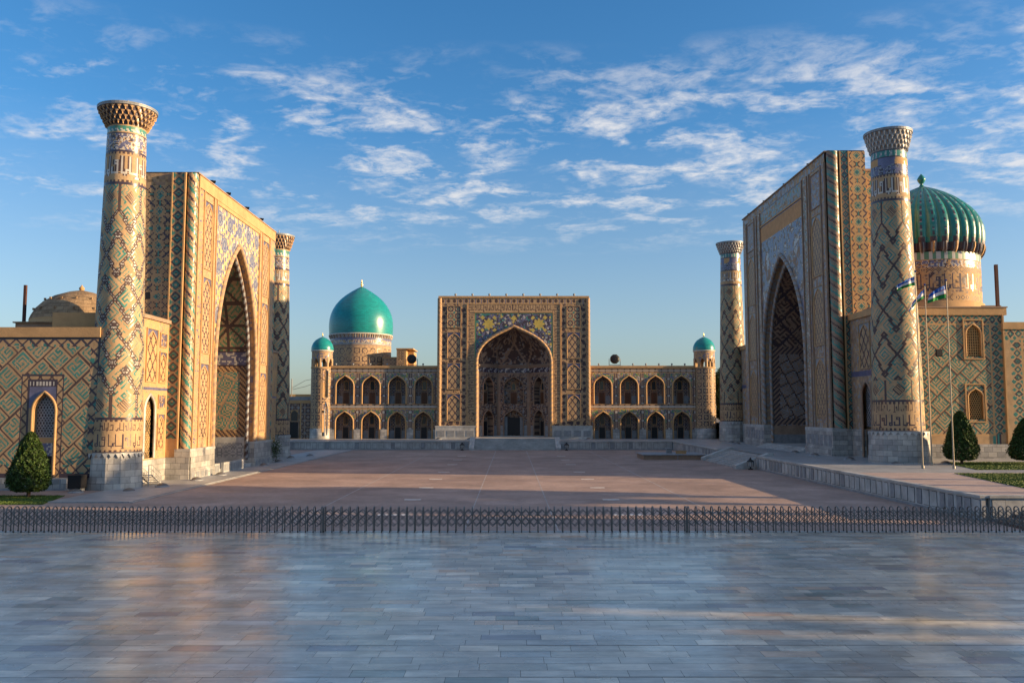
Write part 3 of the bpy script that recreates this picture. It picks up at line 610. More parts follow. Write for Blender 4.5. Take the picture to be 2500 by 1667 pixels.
# ================================================================ MADRASA PARTS
def niche_panel(parent,fr,u0,u1,v0,v1,c=0.12,bgp=None,latt=NV,sp=CB,base=BR,name='arched_panel',arched=True,P=0.9,w=0.02):
    """shallow recessed panel: frame moulding, tiled spandrels and a line lattice inside"""
    g=G(); uc=(u0+u1)/2; hw=(u1-u0)/2-0.12; ap=v1-0.25; spg=v1-0.25-1.25*hw*1.0
    a=(uc,hw,v0,spg,ap)
    def pat(u,v):
        x=(u-uc)/P; y=(v-v0)/(P*1.35)
        d1=np.abs(((x+y+0.25)%1)-0.5); d2=np.abs(((x-y+0.25)%1)-0.5); out=np.where((np.minimum(d1,d2)<0.10),latt,base)
        q=np.abs(((x+y+0.25)%1)-0.0); out=np.where((np.maximum(np.abs(((x+y+.25)%1)-0.0),np.abs(((x-y+.25)%1)-0.0))<0.22),BR if base==BR else base,out)
        if arched: out=np.where(np.abs(u-uc)>arch_hw(v,a),sp,out)
        return out
    wall(g,fr,u0+0.08,u1-0.08,v0+0.08,v1-0.08,c,bgp or pat,w)
    for q in ((u0,u0+0.09,v0,v1),(u1-0.09,u1,v0,v1),(u0+0.09,u1-0.09,v0,v0+0.09),(u0+0.09,u1-0.09,v1-0.09,v1)): g.fbox(fr,*q,0.0,0.12,base if base!=PM else OR)
    if arched: trim(g,fr,a,0.07,OR,w+0.02,10,5)
    return g.build(name,parent)
def border(g,fr,u0,u1,v0,v1,c,kind,w):
    if kind=='dia': pat=lambda u,v: dia_strip(u-u0,v,u1-u0,0.95)
    elif kind=='ros': pat=lambda u,v: np.where(((np.abs(((u-u0)/(u1-u0))-0.5)**2+(((v/(u1-u0)*0.9)%1)-0.5)**2)<0.075),IN,np.where((((v/(u1-u0)*0.9)%1)<0.10),TE,np.where(vnoise(u,v,0.3,5)>0.72,IN,BR)))
    elif kind=='fine': pat=lambda u,v: speck(u,v,[BR,TE,OR,CB],[0.5,0.25,0.17,0.08],0.16)
    elif kind=='grey': pat=lambda u,v: speck(u,v,[BR,GM,TE,CB],[0.4,0.3,0.2,0.1],0.2)
    wall(g,fr,u0,u1,v0,v1,c,pat,w)
def rope(g,p0,p1,r,c=0.12,P=1.9,tw=1.0,tq=TQ,ln=NV,base=BR):
    """twisted column: coloured bands climbing round a cylinder"""
    Hh=p1[2]-p0[2]; nu=24; nv=int(Hh/c); th=np.linspace(0,2*math.pi,nu+1); zz=np.linspace(p0[2],p1[2],nv+1)
    Pm=np.stack([p0[0]+r*np.cos(th)[:,None]+0*zz[None],p0[1]+r*np.sin(th)[:,None]+0*zz[None],0*th[:,None]+zz[None]],-1)
    u=(np.arange(nu)+.5)/nu; v=(zz[:-1]+zz[1:])/2; U,Vv=np.meshgrid(u,v,indexing='ij'); s=((Vv/P)+tw*U*2)%1
    M=np.where(s<0.16,ln,np.where((s>0.34)&(s<0.86)&(np.floor(s*9+np.floor(Vv/0.35)*3)%3!=0),tq,base)); g.grid(Pm,M,None,True)

def fine_rope(g,fr,a,r,m1,m2,w=0.0,n=22,k=60):
    """rope moulding round an arch, two colours twisting"""
    pts=arch_line(a,n); S=[0]
    for i in range(1,len(pts)): S.append(S[-1]+math.hypot(pts[i][0]-pts[i-1][0],pts[i][1]-pts[i-1][1]))
    s=np.linspace(0,S[-1],int(S[-1]/0.16)); pu=np.interp(s,S,[p[0] for p in pts]); pv=np.interp(s,S,[p[1] for p in pts])
    du=np.gradient(pu); dv=np.gradient(pv); ln=np.hypot(du,dv); nu_=dv/ln; nv_=-du/ln; nk=10; th=np.linspace(0,2*math.pi,nk+1)
    A=pu[:,None]+r*np.cos(th)[None]*nu_[:,None]; B=pv[:,None]+r*np.cos(th)[None]*nv_[:,None]; Wd=w+r*np.sin(th)[None]+0*A
    sc=(s[:-1]+s[1:])/2; M=np.where(((sc[:,None]/0.9+np.arange(nk)[None]/nk)%1)<0.5,m1,m2); g.grid(fr(A,B,Wd),M,None,True)

def door_part(parent,fr,u0,u1,v0,v1,w,m=WD,name='door'):
    d=G(); d.fbox(fr,u0,u1,v0,v1,w,w+0.10,m); d.fbox(fr,(u0+u1)/2-0.02,(u0+u1)/2+0.02,v0+0.1,v1-0.05,w+0.101,w+0.13,BK)
    for a,b in ((u0-0.14,u0-0.003),(u1+0.003,u1+0.14)): d.fbox(fr,a,b,v0,v1+0.14,w,w+0.16,TE)
    d.fbox(fr,u0-0.14,u1+0.14,v1+0.143,v1+0.26,w,w+0.17,TE); return d.build(name,parent)
def window_part(parent,fr,uc,hw,v0,v1,w,glass=GL,fm=OR,name='window',lat=None):
    d=G(); ap=v1; sp=v1-hw*1.1; a=(uc,hw,v0,sp,ap)
    wall(d,fr,uc-hw,uc+hw,v0,v1,0.10,lambda u,v: np.where(np.abs(u-uc)<arch_hw(v,a),glass,fm),w+0.02)
    d.tube([fr(u,v,w+0.05) for u,v in arch_line(a,8)],0.06,fm,5)
    d.fbox(fr,uc-hw-0.1,uc+hw+0.1,v0-0.13,v0-0.003,w,w+0.15,fm); return d.build(name,parent)

# ================================================================ LEFT MADRASA
LM=thing('madrasa','left madrasa with tall sunlit portal, star patterned side and brown brick dome behind','madrasa',(-36,97,0))
fL=frame((-31.3,0,0),(0,1,0),(1,0,0)); Y0,Y1=83.3,111.5; ZP=30.35; ac=97.1
A_L=(ac,7.2,0.9,10.5,25.6,0.50,0.62,0.80)
g=G()
wall(g,fL,89.2,104.8,3.0,29.0,0.15,lambda u,v: np.where(v<9,BR,(lambda r: np.where(r<0.27,np.where((r<0.08)|(np.abs(r-0.19)<0.03),GM,CB),np.where(((np.floor(u/0.33)+np.floor(v/0.5)*2)%4==0)|(vnoise(u,v,0.3,6)>0.74),CB,np.where(vnoise(u,v,0.3,8)>0.75,WH,LY))))(np.hypot(((u-ac)/3.3+0.5*(np.floor(v/2.6)%2)+0.5)%1-0.5,((v/2.6)%1-0.5)*0.8))),0.0,[A_L])
for a,b,k in ((84.0,84.9,'fine'),(84.9,85.5,'fine'),(88.4,89.2,'fine'),(104.8,105.9,'fine'),(109.2,Y1,'fine')): border(g,fL,a,b,3.0,29.0,0.14,k,0.05)
wall(g,fL,85.5,88.4,3.0,29.0,0.14,lambda u,v: speck(u,v,[BR,TE,OR],[0.62,0.2,0.18],0.2),0.0)
wall(g,fL,105.9,109.2,3.0,29.0,0.16,lambda u,v: speck(u,v,[BR,TE,OR],[0.62,0.2,0.18],0.2),0.0)
for u in (84.0,85.5,88.4,89.2,104.8,105.9,109.2): g.fbox(fL,u-0.07,u+0.07,3.0,29.0,-0.02,0.16,OR)
g.fbox(fL,84.0,Y1,29.0,ZP-0.14,-0.5,0.14,OR); g.fbox(fL,83.4,Y1+0.1,ZP-0.138,ZP,-7.5,0.22,TE)
g.fbox(fL,89.27,104.73,28.6,28.997,0.0,0.10,OR)
fine_rope(g,fL,A_L,0.24,BR,TE,0.06); fine_rope(g,fL,(ac,6.45,0.9,10.5,24.4,0.50,0.62,0.80),0.22,IN,GM,-0.6)
g.build('front_wall',LM)
# body behind (north, back and top) and star patterned south side
g=G(); fLS=frame((0,Y0,0),(1,0,0),(0,-1,0))
wall(g,fLS,-38.8,-33.5,0.1,29.0,0.14,star,0.0)
wall(g,fLS,-38.8,-33.5,29.0,ZP-0.14,0.3,lambda u,v: speck(u,v,[TE,BR,MU],[0.4,0.4,0.2],0.25),0.0)
wall(g,fLS,-33.5,-32.35,4.0,ZP-0.14,0.11,lambda u,v: dia_strip(u+33.5,v,1.15,1.15),0.22)
g.fbox(fLS,-33.5,-32.35,0.05,4.0,0,0.22,OR); g.fbox(fLS,-33.62,-33.5,0.05,ZP-0.14,0,0.30,OR); g.fbox(fLS,-32.35,-32.2,3.0,ZP-0.14,0,0.34,OR)
g.box(-38.8,-38.7,Y0+0.02,Y1-0.02,0,ZP-0.15,OR); g.box(-38.7,-31.5,Y1-0.05,Y1,0,ZP-0.15,OR)
g.quad((-38.8,Y0,ZP-0.02),(-31.4,Y0,ZP-0.02),(-31.4,Y1,ZP-0.02),(-38.8,Y1,ZP-0.02),TE)
g.fbox(fLS,-35.9,-35.5,17.6,18.3,0.0,0.03,BK)
g.build('side_wall',LM)
g=G(); rope(g,(-31.72,83.62,3.0),(-31.72,83.62,ZP-0.15),0.52); g.build('corner_column',LM)
g=G(); rope(g,(-31.62,Y1-0.1,3.0),(-31.62,Y1-0.1,ZP-0.15),0.45,0.2); g.build('corner_column',LM)
for a,b in ((85.75,88.15),(106.2,108.9)):
    for v0,v1 in ((4.0,11.5),(12.5,20.3),(21.1,28.2)): niche_panel(LM,fL,a,b,v0,v1,0.11,latt=BN if v0!=12.5 else NV)
g=G()
for a,b in ((83.0,90.0),(103.8,Y1+0.1)):
    g=G()
    g.fbox(fL,a,b,0,3.0,-1.2,0.30,MA); g.fbox(fL,a-0.02,b+0.02,2.75,3.02,-1.0,0.34,PM); g.fbox(fL,a+0.1,b-0.1,0,0.9,0.30,0.42,MA)
    k=int((b-a)/1.3)
    for i in range(k): g.fbox(fL,a+0.3+i*1.25,a+1.15+i*1.25,0.2,0.75,0.421,0.44,GM)
    if a<90: g.fbox(fLS,-33.6,-31.0,0,2.2,0.0,0.45,MA)
    g.build('marble_plinth',LM)
# iwan
g=G(); A_i=(ac,6.4,0.5,10.5,24.3,0.50,0.62,0.80)
def iwanL(s,w_,z):
    x=w_+9; out=np.full(s.shape,BR)
    lo=(z<12.0); fr_=(w_<-6.3)|(w_>-1.6)|(np.abs(z-4.0)<0.35)|(np.abs(z-11.7)<0.35)
    kuf=banna(x*1.0+z*0.33,z-x*0.33,0.16,11,TQ,TE,BR); out=np.where(lo,kuf,out); out=np.where(lo&fr_,np.where(np.floor((x+z)/0.3)%2==0,BN,OR),out)
    out=np.where(z<3.6,PM,out); out=np.where((z>1.2)&(z<2.9),np.where((girih(x,z,0.8,PM,GM,GM)==GM),GM,PM),out)
    band_=(z>12.0)&(z<14.0); out=np.where(band_,np.where(vnoise(x,z,0.22,3)>0.6,WH,CB),out); out=np.where(band_&(np.minimum(np.abs(z-12.1),np.abs(z-13.9))<0.2),NV,out)
    up=z>=14.0; l1=np.minimum.reduce([np.abs(((z+x)/4.2)%1-0.5),np.abs(((z-x)/4.2)%1-0.5),np.abs(((z)/2.6)%1-0.5)*0.8,np.abs((x/2.4)%1-0.5)*0.8])
    out=np.where(up,np.where(l1<0.055,BN,banna(x,z,0.24,10,GR,None,BR)),out); return out
reveal(g,fL,A_L,0.0,-0.55,lambda s,w_,z: speck(s,z,[BR,TE,CB],[.5,.3,.2],.2),0.2,14)
wall(g,fL,ac-7.4,ac+7.4,0.5,26.0,0.15,lambda u,v: np.where((np.abs(u-ac)>arch_hw(v,A_L)+0.35),-1,np.where(np.floor(v/0.4)%2==0,BR,TE)),-0.56,[A_i])
reveal(g,fL,A_i,-0.56,-7.2,iwanL,0.17,14)
wall(g,fL,ac-6.6,ac+6.6,0.5,24.5,0.2,lambda u,v: np.where(np.abs(u-ac)<arch_hw(v,A_i),iwanL(u,u-ac-4,v),DK),-7.2)
g.build('iwan',LM)
g=G(); g.fbox(fL,ac-7.1,ac+7.1,0.0,0.5,-7.2,0.0,PM); 
for a,b in ((89.9,91.5),(92.8,99.8)): g.fbox(fL,a,b,0.1,1.15,0.02,0.35,PM); [g.fbox(fL,a+0.15+i*0.75,a+0.7+i*0.75,0.25,0.95,0.351,0.37,GM) for i in range(int((b-a)/0.75))]
g.build('low_parapet',LM)
door_part(LM,fL,ac-1.2,ac+1.2,0.5,4.0,-7.15)
# wings between portal and minarets
def winghalf(a,b,rev=False):
    fW=frame((-34.3 if rev else -33.4,0,0),(0,1,0),(1,0,0)); g=G(); d=(lambda q: q) if not rev else (lambda q: a+b-q)
    lo,hi=sorted((d(78.0),d(80.3)))
    dr=((lo+hi)/2,(hi-lo)/2,2.3,6.6,8.2)
    wall(g,fW,a,b,2.2,15.1,0.13,lambda u,v: np.where(np.abs(v-8.7)<0.16,CB,np.where(np.abs(v-9.1)<0.10,OR,speck(u,v,[OR,BR,TE],[0.55,0.3,0.15],0.25))),0,[dr])
    g.fbox(fW,a,b,0,2.2,-0.3,0.12,MA); g.fbox(fW,a,b,15.1,15.45,-3,0.2,TE); g.box(-40.5,-34.9,a,b,0,15.3,OR)
    trim(g,fW,dr,0.12,PM,0.03); g.build('wing_wall',LM)
    g=G(); wall(g,fW,lo,hi,2.2,8.2,0.11,lambda u,v: np.where(np.abs(((u+v)/0.42)%1-0.5)<0.17,DK,np.where(np.abs(((u-v)/0.42)%1-0.5)<0.17,DK,LA)),-0.35); g.build('lattice_window',LM)
    niche_panel(LM,fW,lo-0.1,hi+0.1,9.3,14.3,0.11,P=1.15,latt=BN,base=OR)
    lo2,hi2=sorted((d(80.9),d(82.5)))
    for v0,v1 in ((3.0,6.4),(9.3,12.3)): niche_panel(LM,fW,lo2,hi2,v0,v1,0.11,latt=BN,base=OR)
    for v0,v1 in ((6.9,8.2),(12.7,14.1)): niche_panel(LM,fW,lo2,hi2,v0,v1,0.11,bgp=lambda u,v: speck(u,v,[CB,BR,NV],[.5,.3,.2],0.14),arched=False,name='blue_panel',base=OR)
winghalf(75.0,83.2); winghalf(111.6,126.0,True)
# south wall with banna'i tiles
LWY=72.6; fLW=frame((0,LWY,0),(1,0,0),(0,-1,0))
WA=(-39.55,1.0,1.3,6.6,8.25)
def southL(u,v):
    out=banna(u,v,0.15,12)
    e=np.minimum.reduce([12.85-v,-35.05-u,v-1.35]); strip=(e<0.75)
    out=np.where(strip,np.where(e<0.1,NV,np.where(np.abs(((u+v)*0.9)%1-0.5)+0*u<0.10,NV,np.where(np.abs(((u-v)*0.9)%1-0.5)<0.10,NV,np.where(vnoise(u,v,0.3,2)>0.75,TQ,BR)))),out)
    fx=np.abs(u+39.75); inn=(fx<1.8)&(v<9.75); out=np.where(inn,np.where((fx>1.7)|(v>9.62)|((np.abs(fx-1.2)<0.07)&(v<9.3))|((np.abs(v-9.25)<0.06)&(fx<1.2)),NV,np.where(np.abs(((u+v)*1.0)%1-0.5)<0.10,BN,np.where(np.abs(((u-v)*1.0)%1-0.5)<0.10,BN,BR))),out)
    out=np.where((fx<1.15)&(v<9.2)&(v>1.2),np.where(v>8.0,np.where(v>8.7,NV,CB),np.where(v>6.9,CB,np.where(fx>0.9,BR,TE))),out)
    return np.where((v>8.75)&(v<9.1)&(fx<1.1)&(np.floor(u/0.14)%2==0),WH,out)
g=G(); wall(g,fLW,-56,-35.0,1.05,12.9,0.09,southL,0,[WA])
g.fbox(fLW,-56,-35.0,12.9,13.75,-2,0.14,OR); g.fbox(fLW,-56,-36.3,0,1.05,0.0,0.12,GM); 
for i in range(15): g.fbox(fLW,-56+i*1.3,-54.85+i*1.3,0.15,0.95,0.121,0.14,MA)
g.box(-56,-35.2,LWY+0.5,83.2,0,13.6,OR); trim(g,fLW,WA,0.13,OR,0.0)
g.build('south_wall',LM)
g=G(); reveal(g,fLW,(-39.55,0.86,1.3,6.5,8.05),0.0,-0.5,lambda s,w_,z: np.full(s.shape,OR),0.2); 
wall(g,fLW,-40.5,-38.6,4.4,8.2,0.065,lambda u,v: np.where(np.hypot(((u/0.26)+0.5*(np.floor(v/0.22)%2))%1-0.5,(v/0.22)%1-0.5)<0.36,BK,GM),-0.45)
wall(g,fLW,-40.5,-38.6,1.3,4.4,0.12,lambda u,v: np.where(v>3.9,OR,np.where((v>2.9),speck(u,v,[CB,WH],[.75,.25],0.12),np.where(np.abs(u+39.55)<0.55,DK,TE))),-0.40)
g.build('window',LM)
# low brown dome on its slab
g=G(); g.box(-44.5,-35.0,76.3,83.0,13.6,14.5,TE); g.box(-44.65,-34.8,76.1,83.1,14.5,14.62,MU); g.build('roof_slab',LM)
g=G(); g.lathe([(4.45,14.6),(4.45,14.75),(4.3,14.8),(4.3,15.1)],(-40.85,80.6,0),48,OR); g.lathe([(4.3,15.1),(4.15,15.5),(3.8,16.15),(3.2,16.8),(2.3,17.4),(1.1,17.85),(0.2,18.05)],(-40.85,80.6,0),48,MU)
for th_ in np.arange(0,6.28,0.42): 
    for zz_,rr_ in ((15.9,3.95),(16.9,3.05)): 
        x_=-40.85+rr_*math.cos(th_);y_=80.6+rr_*math.sin(th_); g.box(x_-0.08,x_+0.08,y_-0.08,y_+0.08,zz_,zz_+0.2,MU)
dome=g.build('dome',LM)
g=G(); g.lathe([(0.12,17.98),(0.24,18.15),(0.25,18.3),(0.1,18.45),(0.02,18.6)],(-40.85,80.6,0),12,OR); g.build('finial',dome)

# ================================================================ RIGHT MADRASA
RM=thing('madrasa','right madrasa with shaded tall portal and ribbed green dome behind its near minaret','madrasa',(42,118,TZ))
fR=frame((37.6,0,0),(0,1,0),(-1,0,0)); Y0,Y1=99.7,136.4; ZP=37.7; ac=117.6
A_R=(ac,9.1,2.2,12.8,28.4,0.50,0.62,0.80)
g=G()
def spanR(u,v):
    out=speck(u,v,[CB,GM,NV,TE,WH],[0.40,0.24,0.14,0.17,0.05],0.42)
    for uc_ in (ac-6.2,ac+6.2):
        d=np.hypot((u-uc_)/1.5,(v-27.8)/2.2); out=np.where((d<1)&(vnoise(u,v,0.4,3)>0.35),TE,out); out=np.where((np.hypot((u-uc_)/0.7,(v-28.6)/1.3)<1)&(vnoise(u,v,0.3,5)>0.35),PM,out)
    return np.where(v>31.9,np.where(v>34.1,CB,PL),out)
wall(g,fR,108.3,126.9,4.7,34.4,0.17,spanR,0.0,[A_R])
def script_v(u0,u1): return lambda u,v: np.where((np.abs(u-(u0+u1)/2)>(u1-u0)/2-0.12),NV,speck(u,v,[TE,GM,BR,TQ,WH],[.36,.28,.2,.10,.06],0.2))
wall(g,fR,106.4,108.3,4.7,36.4,0.14,script_v(106.4,108.3),0.03); wall(g,fR,126.9,128.8,4.7,36.4,0.16,script_v(126.9,128.8),0.03)
wall(g,fR,108.3,126.9,34.4,36.4,0.15,lambda u,v: np.where((v<34.6)|(v>36.2),NV,speck(u,v,[GM,TQ,BR,TE],[.35,.2,.25,.2],0.3)),0.03)
for a,b in ((100.3,101.6),(105.6,106.4),(128.8,130.0),(134.4,Y1)): border(g,fR,a,b,4.7,36.4,0.15,'grey',0.05)
wall(g,fR,101.6,105.6,4.7,36.4,0.2,lambda u,v: speck(u,v,[TE,GM,BR],[.45,.3,.25],0.35),0.0); wall(g,fR,130.0,134.4,4.7,36.4,0.2,lambda u,v: speck(u,v,[TE,GM,BR],[.45,.3,.25],0.35),0.0)
for u in (100.3,101.6,105.6,106.4,108.3,126.9,128.8,130,134.4): g.fbox(fR,u-0.08,u+0.08,4.7,36.4,-0.02,0.18,TE)
wall(g,fR,100.3,Y1,36.4,ZP-0.15,0.2,lambda u,v: speck(u,v,[GM,TE,BR],[.4,.35,.25],0.3),0.04); g.fbox(fR,99.9,Y1+0.1,ZP-0.148,ZP,-4.6,0.2,TE)
g.fbox(fR,108.38,126.82,34.2,34.397,0.0,0.12,OR)
fine_rope(g,fR,A_R,0.27,TE,GM,0.06); fine_rope(g,fR,(ac,8.15,2.2,12.8,27.1,0.50,0.62,0.80),0.22,TE,GM,-0.7)
g.build('front_wall',RM)
g=G(); fRS=frame((0,Y0,0),(1,0,0),(0,-1,0))
g.fbox(fRS,39.05,39.2,4.5,ZP-0.15,0,0.25,OR); wall(g,fRS,39.2,40.1,4.5,ZP-0.15,0.12,lambda u,v: dia_strip(u-39.2,v,0.9,0.95),0.08); g.fbox(fRS,40.1,40.2,4.5,ZP-0.15,0,0.2,OR)
wall(g,fRS,40.2,42.2,4.5,ZP-0.15,0.12,lambda u,v: star(u-40.2,v,2.0,OR),0.0); 
g.box(42.1,42.2,Y0+0.02,ac-8.25,TZ,ZP-0.15,OR); g.box(42.1,42.2,ac+8.25,Y1,TZ,ZP-0.15,OR); g.box(42.1,42.2,ac-8.25,ac+8.25,27.1,ZP-0.16,OR); g.box(38.0,42.1,Y1-0.05,Y1,TZ,ZP-0.15,OR); g.quad((37.7,Y0,ZP-0.03),(42.2,Y0,ZP-0.03),(42.2,Y1,ZP-0.03),(37.7,Y1,ZP-0.03),TE)
fRS2=frame((0,Y0+1.0,0),(1,0,0),(0,-1,0)); wall(g,fRS2,42.2,46.5,TZ,35.4,0.13,lambda u,v: star(u-42.2,v,2.0,OR),0.0); g.fbox(fRS2,42.2,46.6,35.4,35.7,-2,0.1,TE); g.box(42.25,46.5,Y0+1.05,ac-8.25,TZ,35.4,OR); g.box(42.25,46.5,ac+8.25,Y1-1,TZ,35.4,OR); g.box(42.25,46.5,ac-8.249,ac+8.249,27.1,35.39,OR)
g.fbox(fRS,39.01,42.2,TZ,4.6,0.0,0.28,MA)
g.build('side_wall',RM)
g=G(); rope(g,(38.35,99.95,4.7),(38.35,99.95,ZP-0.16),0.66,0.10,1.55,1.0,TQ,BN,TE); g.build('corner_column',RM)
g=G(); rope(g,(38.2,Y1-0.2,4.7),(38.2,Y1-0.2,ZP-0.16),0.6,0.2,1.7,1.0,TQ,BN,TQ); g.build('corner_column',RM)
for a,b in ((101.9,105.3),(130.3,134.1)):
    niche_panel(RM,fR,a,b,31.6,36.0,0.12,bgp=lambda u,v: speck(u,v,[GM,TE,CB,BR],[.35,.3,.2,.15],0.25),arched=False,name='square_panel',base=TE)
    for v0,v1 in ((23.1,30.7),(14.6,21.9),(6.0,13.2)): niche_panel(RM,fR,a,b,v0,v1,0.11,latt=BN,base=BR,sp=GM)
g=G()
for a,b in ((99.4,108.6),(126.4,Y1+0.2)):
    g=G()
    g.fbox(fR,a,b,TZ,4.7,-1.4,0.35,MA); g.fbox(fR,a-0.02,b+0.02,4.3,4.72,-1.2,0.40,PM); g.fbox(fR,a+0.1,b-0.1,TZ,2.4,0.35,0.5,MA)
    for i in range(int((b-a)/1.5)): g.fbox(fR,a+0.4+i*1.45,a+1.35+i*1.45,2.6,3.9,0.351,0.38,GM)
    g.build('marble_plinth',RM)
g=G(); A_i=(ac,8.1,1.9,12.8,27.0,0.50,0.62,0.80)
def iwanR(s,w_,z):
    x=w_+9; lo=(z<16.2); fr_=(w_<-5.9)|(w_>-1.9)|(np.abs(z-5.2)<0.4)|(np.abs(z-15.6)<0.5)
    out=np.where(lo,banna(x+z*0.3,z-x*0.3,0.16,11,GM,IN,TE),np.where(np.minimum(np.abs(((z+x)/3.6)%1-0.5),np.abs(((z-x)/3.6)%1-0.5))<0.06,NV,banna(x,z,0.25,10,BN,None,TE)))
    out=np.where(lo&fr_,np.where(np.floor((x+z)/0.35)%2==0,NV,TE),out); out=np.where(z<4.6,np.where(z<3.3,GM,TE),out); return out
reveal(g,fR,A_R,0.0,-0.65,lambda s,w_,z: speck(s,z,[BR,TE,GM],[.4,.4,.2],.25),0.25,14)
wall(g,fR,ac-9.4,ac+9.4,1.9,28.9,0.16,lambda u,v: np.where((np.abs(u-ac)>arch_hw(v,A_R)+0.4),-1,np.where(np.floor(v/0.4)%2==0,TE,GM)),-0.66,[A_i])
reveal(g,fR,A_i,-0.66,-7.0,iwanR,0.18,14); wall(g,fR,ac-8.3,ac+8.3,1.9,27.4,0.22,lambda u,v: np.where(np.abs(u-ac)<arch_hw(v,A_i),iwanR(u,u-ac-4,v),DK),-7.0)
g.build('iwan',RM)
g=G()
for i in range(4): g.fbox(fR,ac-8.9+i*0.0,ac+8.9,TZ+i*0.14,TZ+(i+1)*0.14,-7,1.5-i*0.42,PM)
g.build('entrance_steps',RM); door_part(RM,fR,ac-1.3,ac+1.3,2.1,6.2,-6.95)
# recessed wings
fRW=frame((39.7,0,0),(0,1,0),(-1,0,0))
def wingR(a,b,rev=False):
    g=G(); d=(lambda q: q) if not rev else (lambda q: a+b-q)
    lo,hi=sorted((d(94.2),d(96.8))); dr=((lo+hi)/2,(hi-lo)/2,TZ,8.4,10.0)
    wall(g,fRW,a,b,4.6,17.2,0.15,lambda u,v: np.where(np.abs(v-10.9)<0.3,CB,speck(u,v,[TE,BR,GM],[.42,.38,.2],0.3)),0,[dr])
    for q0,q1 in ((a,lo-0.0),(hi,b)): g.fbox(fRW,q0,q1,TZ,4.6,-0.4,0.15,MA)
    g.fbox(fRW,a,b,17.2,17.9,-3,0.2,OR); g.box(40.6,47,max(a,94.7),b,TZ,17.5,OR); trim(g,fRW,dr,0.14,TE,0.03); g.build('wing_wall',RM)
    door_part(RM,fRW,lo+0.1,hi-0.1,TZ,4.4,-0.5,BK)
    g=G(); wall(g,fRW,lo,hi,4.9,10.0,0.12,lambda u,v: np.where(np.abs(((u+v)/0.5)%1-0.5)<0.15,GM,np.where(np.abs(((u-v)/0.5)%1-0.5)<0.15,GM,DK)),-0.45); g.build('lattice_window',RM)
    niche_panel(RM,fRW,lo-0.2,hi+0.2,11.4,16.6,0.11,P=1.2,latt=NV,sp=GM)
wingR(89.5,99.65); wingR(136.5,147.5,True)
# bright south wall
RY=94.5; fRW2=frame((0,RY,0),(1,0,0),(0,-1,0))
UW=(51.35,0.86,12.7,15.2,16.3); LW=(51.3,0.86,5.75,8.2,9.15)
def southR(u,v):
    out=banna(u+3.1,v,0.15,11,TQ,IN,BR)
    e=np.minimum.reduce([17.3-v,u-45.2,54.3-u,v-3.05]); out=np.where(e<1.15,np.where(e>0.95,OR,dia_strip(np.where(v>16.1,17.3-v,np.where(u<46.3,u-45.2,54.3-u)),np.where((v>16.1)|(v<4.2),u,v),0.95,0.9)),out)
    return out
g=G(); sc_=frame((0,RY,0),(1,0,0),(0,-1,0))
wall(g,fRW2,40.5,54.55,3.05,17.3,0.10,southR,0,[UW,LW,(47.5,0.35,12.7,13.4,13.5)])
g.fbox(fRW2,40.5,55.1,17.3,18.1,-2.5,0.16,OR); g.fbox(fRW2,40.4,55.2,18.102,18.25,-3,0.24,TE)
wall(g,fRW2,54.55,75,3.05,15.7,0.12,lambda u,v: (lambda e: np.where(e<1.2,np.where(e>1.0,OR,dia_strip(np.where(v>14.5,15.7-v,u-55.5),np.where((v>14.5)|(v<4.2),u,v),0.98,0.9)),banna(u+1.4,v,0.15,11,TQ,IN,BR)))(np.minimum.reduce([15.7-v,u-55.5,v-3.05])),0.25)
g.fbox(fRW2,54.55,54.7,3.05,17.3,0,0.27,OR); g.fbox(fRW2,54.5,75,15.7,16.5,-2.5,0.38,OR); g.fbox(fRW2,40.5,75,TZ,3.05,0.0,0.40,MA)
g.box(41,54.4,RY+0.7,99.6,TZ,17.9,OR); g.box(46.7,75,RY+0.7,130,TZ,16.0,OR)
for a in (UW,LW):
    uc,hw,z0,sp,ap=a
    for q in ((uc-1.15,uc-1.0,z0-0.35,ap+0.55),(uc+1.0,uc+1.15,z0-0.35,ap+0.55),(uc-1.0,uc+1.0,z0-0.35,z0-0.2),(uc-1.0,uc+1.0,ap+0.4,ap+0.55)): g.fbox(fRW2,*q,0.0,0.10,OR)
    trim(g,fRW2,a,0.10,OR,0.0)
g.build('south_wall',RM)
for a,kind in ((UW,0),(LW,1)):
    uc,hw,z0,sp,ap=a; g=G(); reveal(g,fRW2,a,0.0,-0.7,lambda s,w_,z: np.full(s.shape,OR),0.25); wall(g,fRW2,uc-hw,uc+hw,z0,ap,0.2,const(BK),-0.69)
    if kind==0:
        for k in range(7): g.fbox(fRW2,uc-hw+0.1+k*0.25,uc-hw+0.19+k*0.25,z0,ap-0.2,-0.28,-0.20,LA)
        for k in range(11): g.fbox(fRW2,uc-hw,uc+hw,z0+0.15+k*0.3,z0+0.25+k*0.3,-0.29,-0.19,LA)
    else:
        P_=0.2; 
        for j in range(14):
            for i in range(7):
                x=uc-hw+0.12+i*0.25+(0.125 if j%2 else 0); z=z0+0.1+j*0.24
                if z>ap-0.1 or abs(x-uc)>hw: continue
                g.tube([fRW2(x+0.125*math.cos(q*math.pi/3+math.pi/6),z+0.14*math.sin(q*math.pi/3+math.pi/6),-0.24) for q in range(6)],0.035,LA,4,True)
    g.build('lattice_window',RM)
g=G(); g.fbox(fRW2,47.2,47.85,12.75,13.5,-0.06,0.03,BK); g.build('vent',RM)
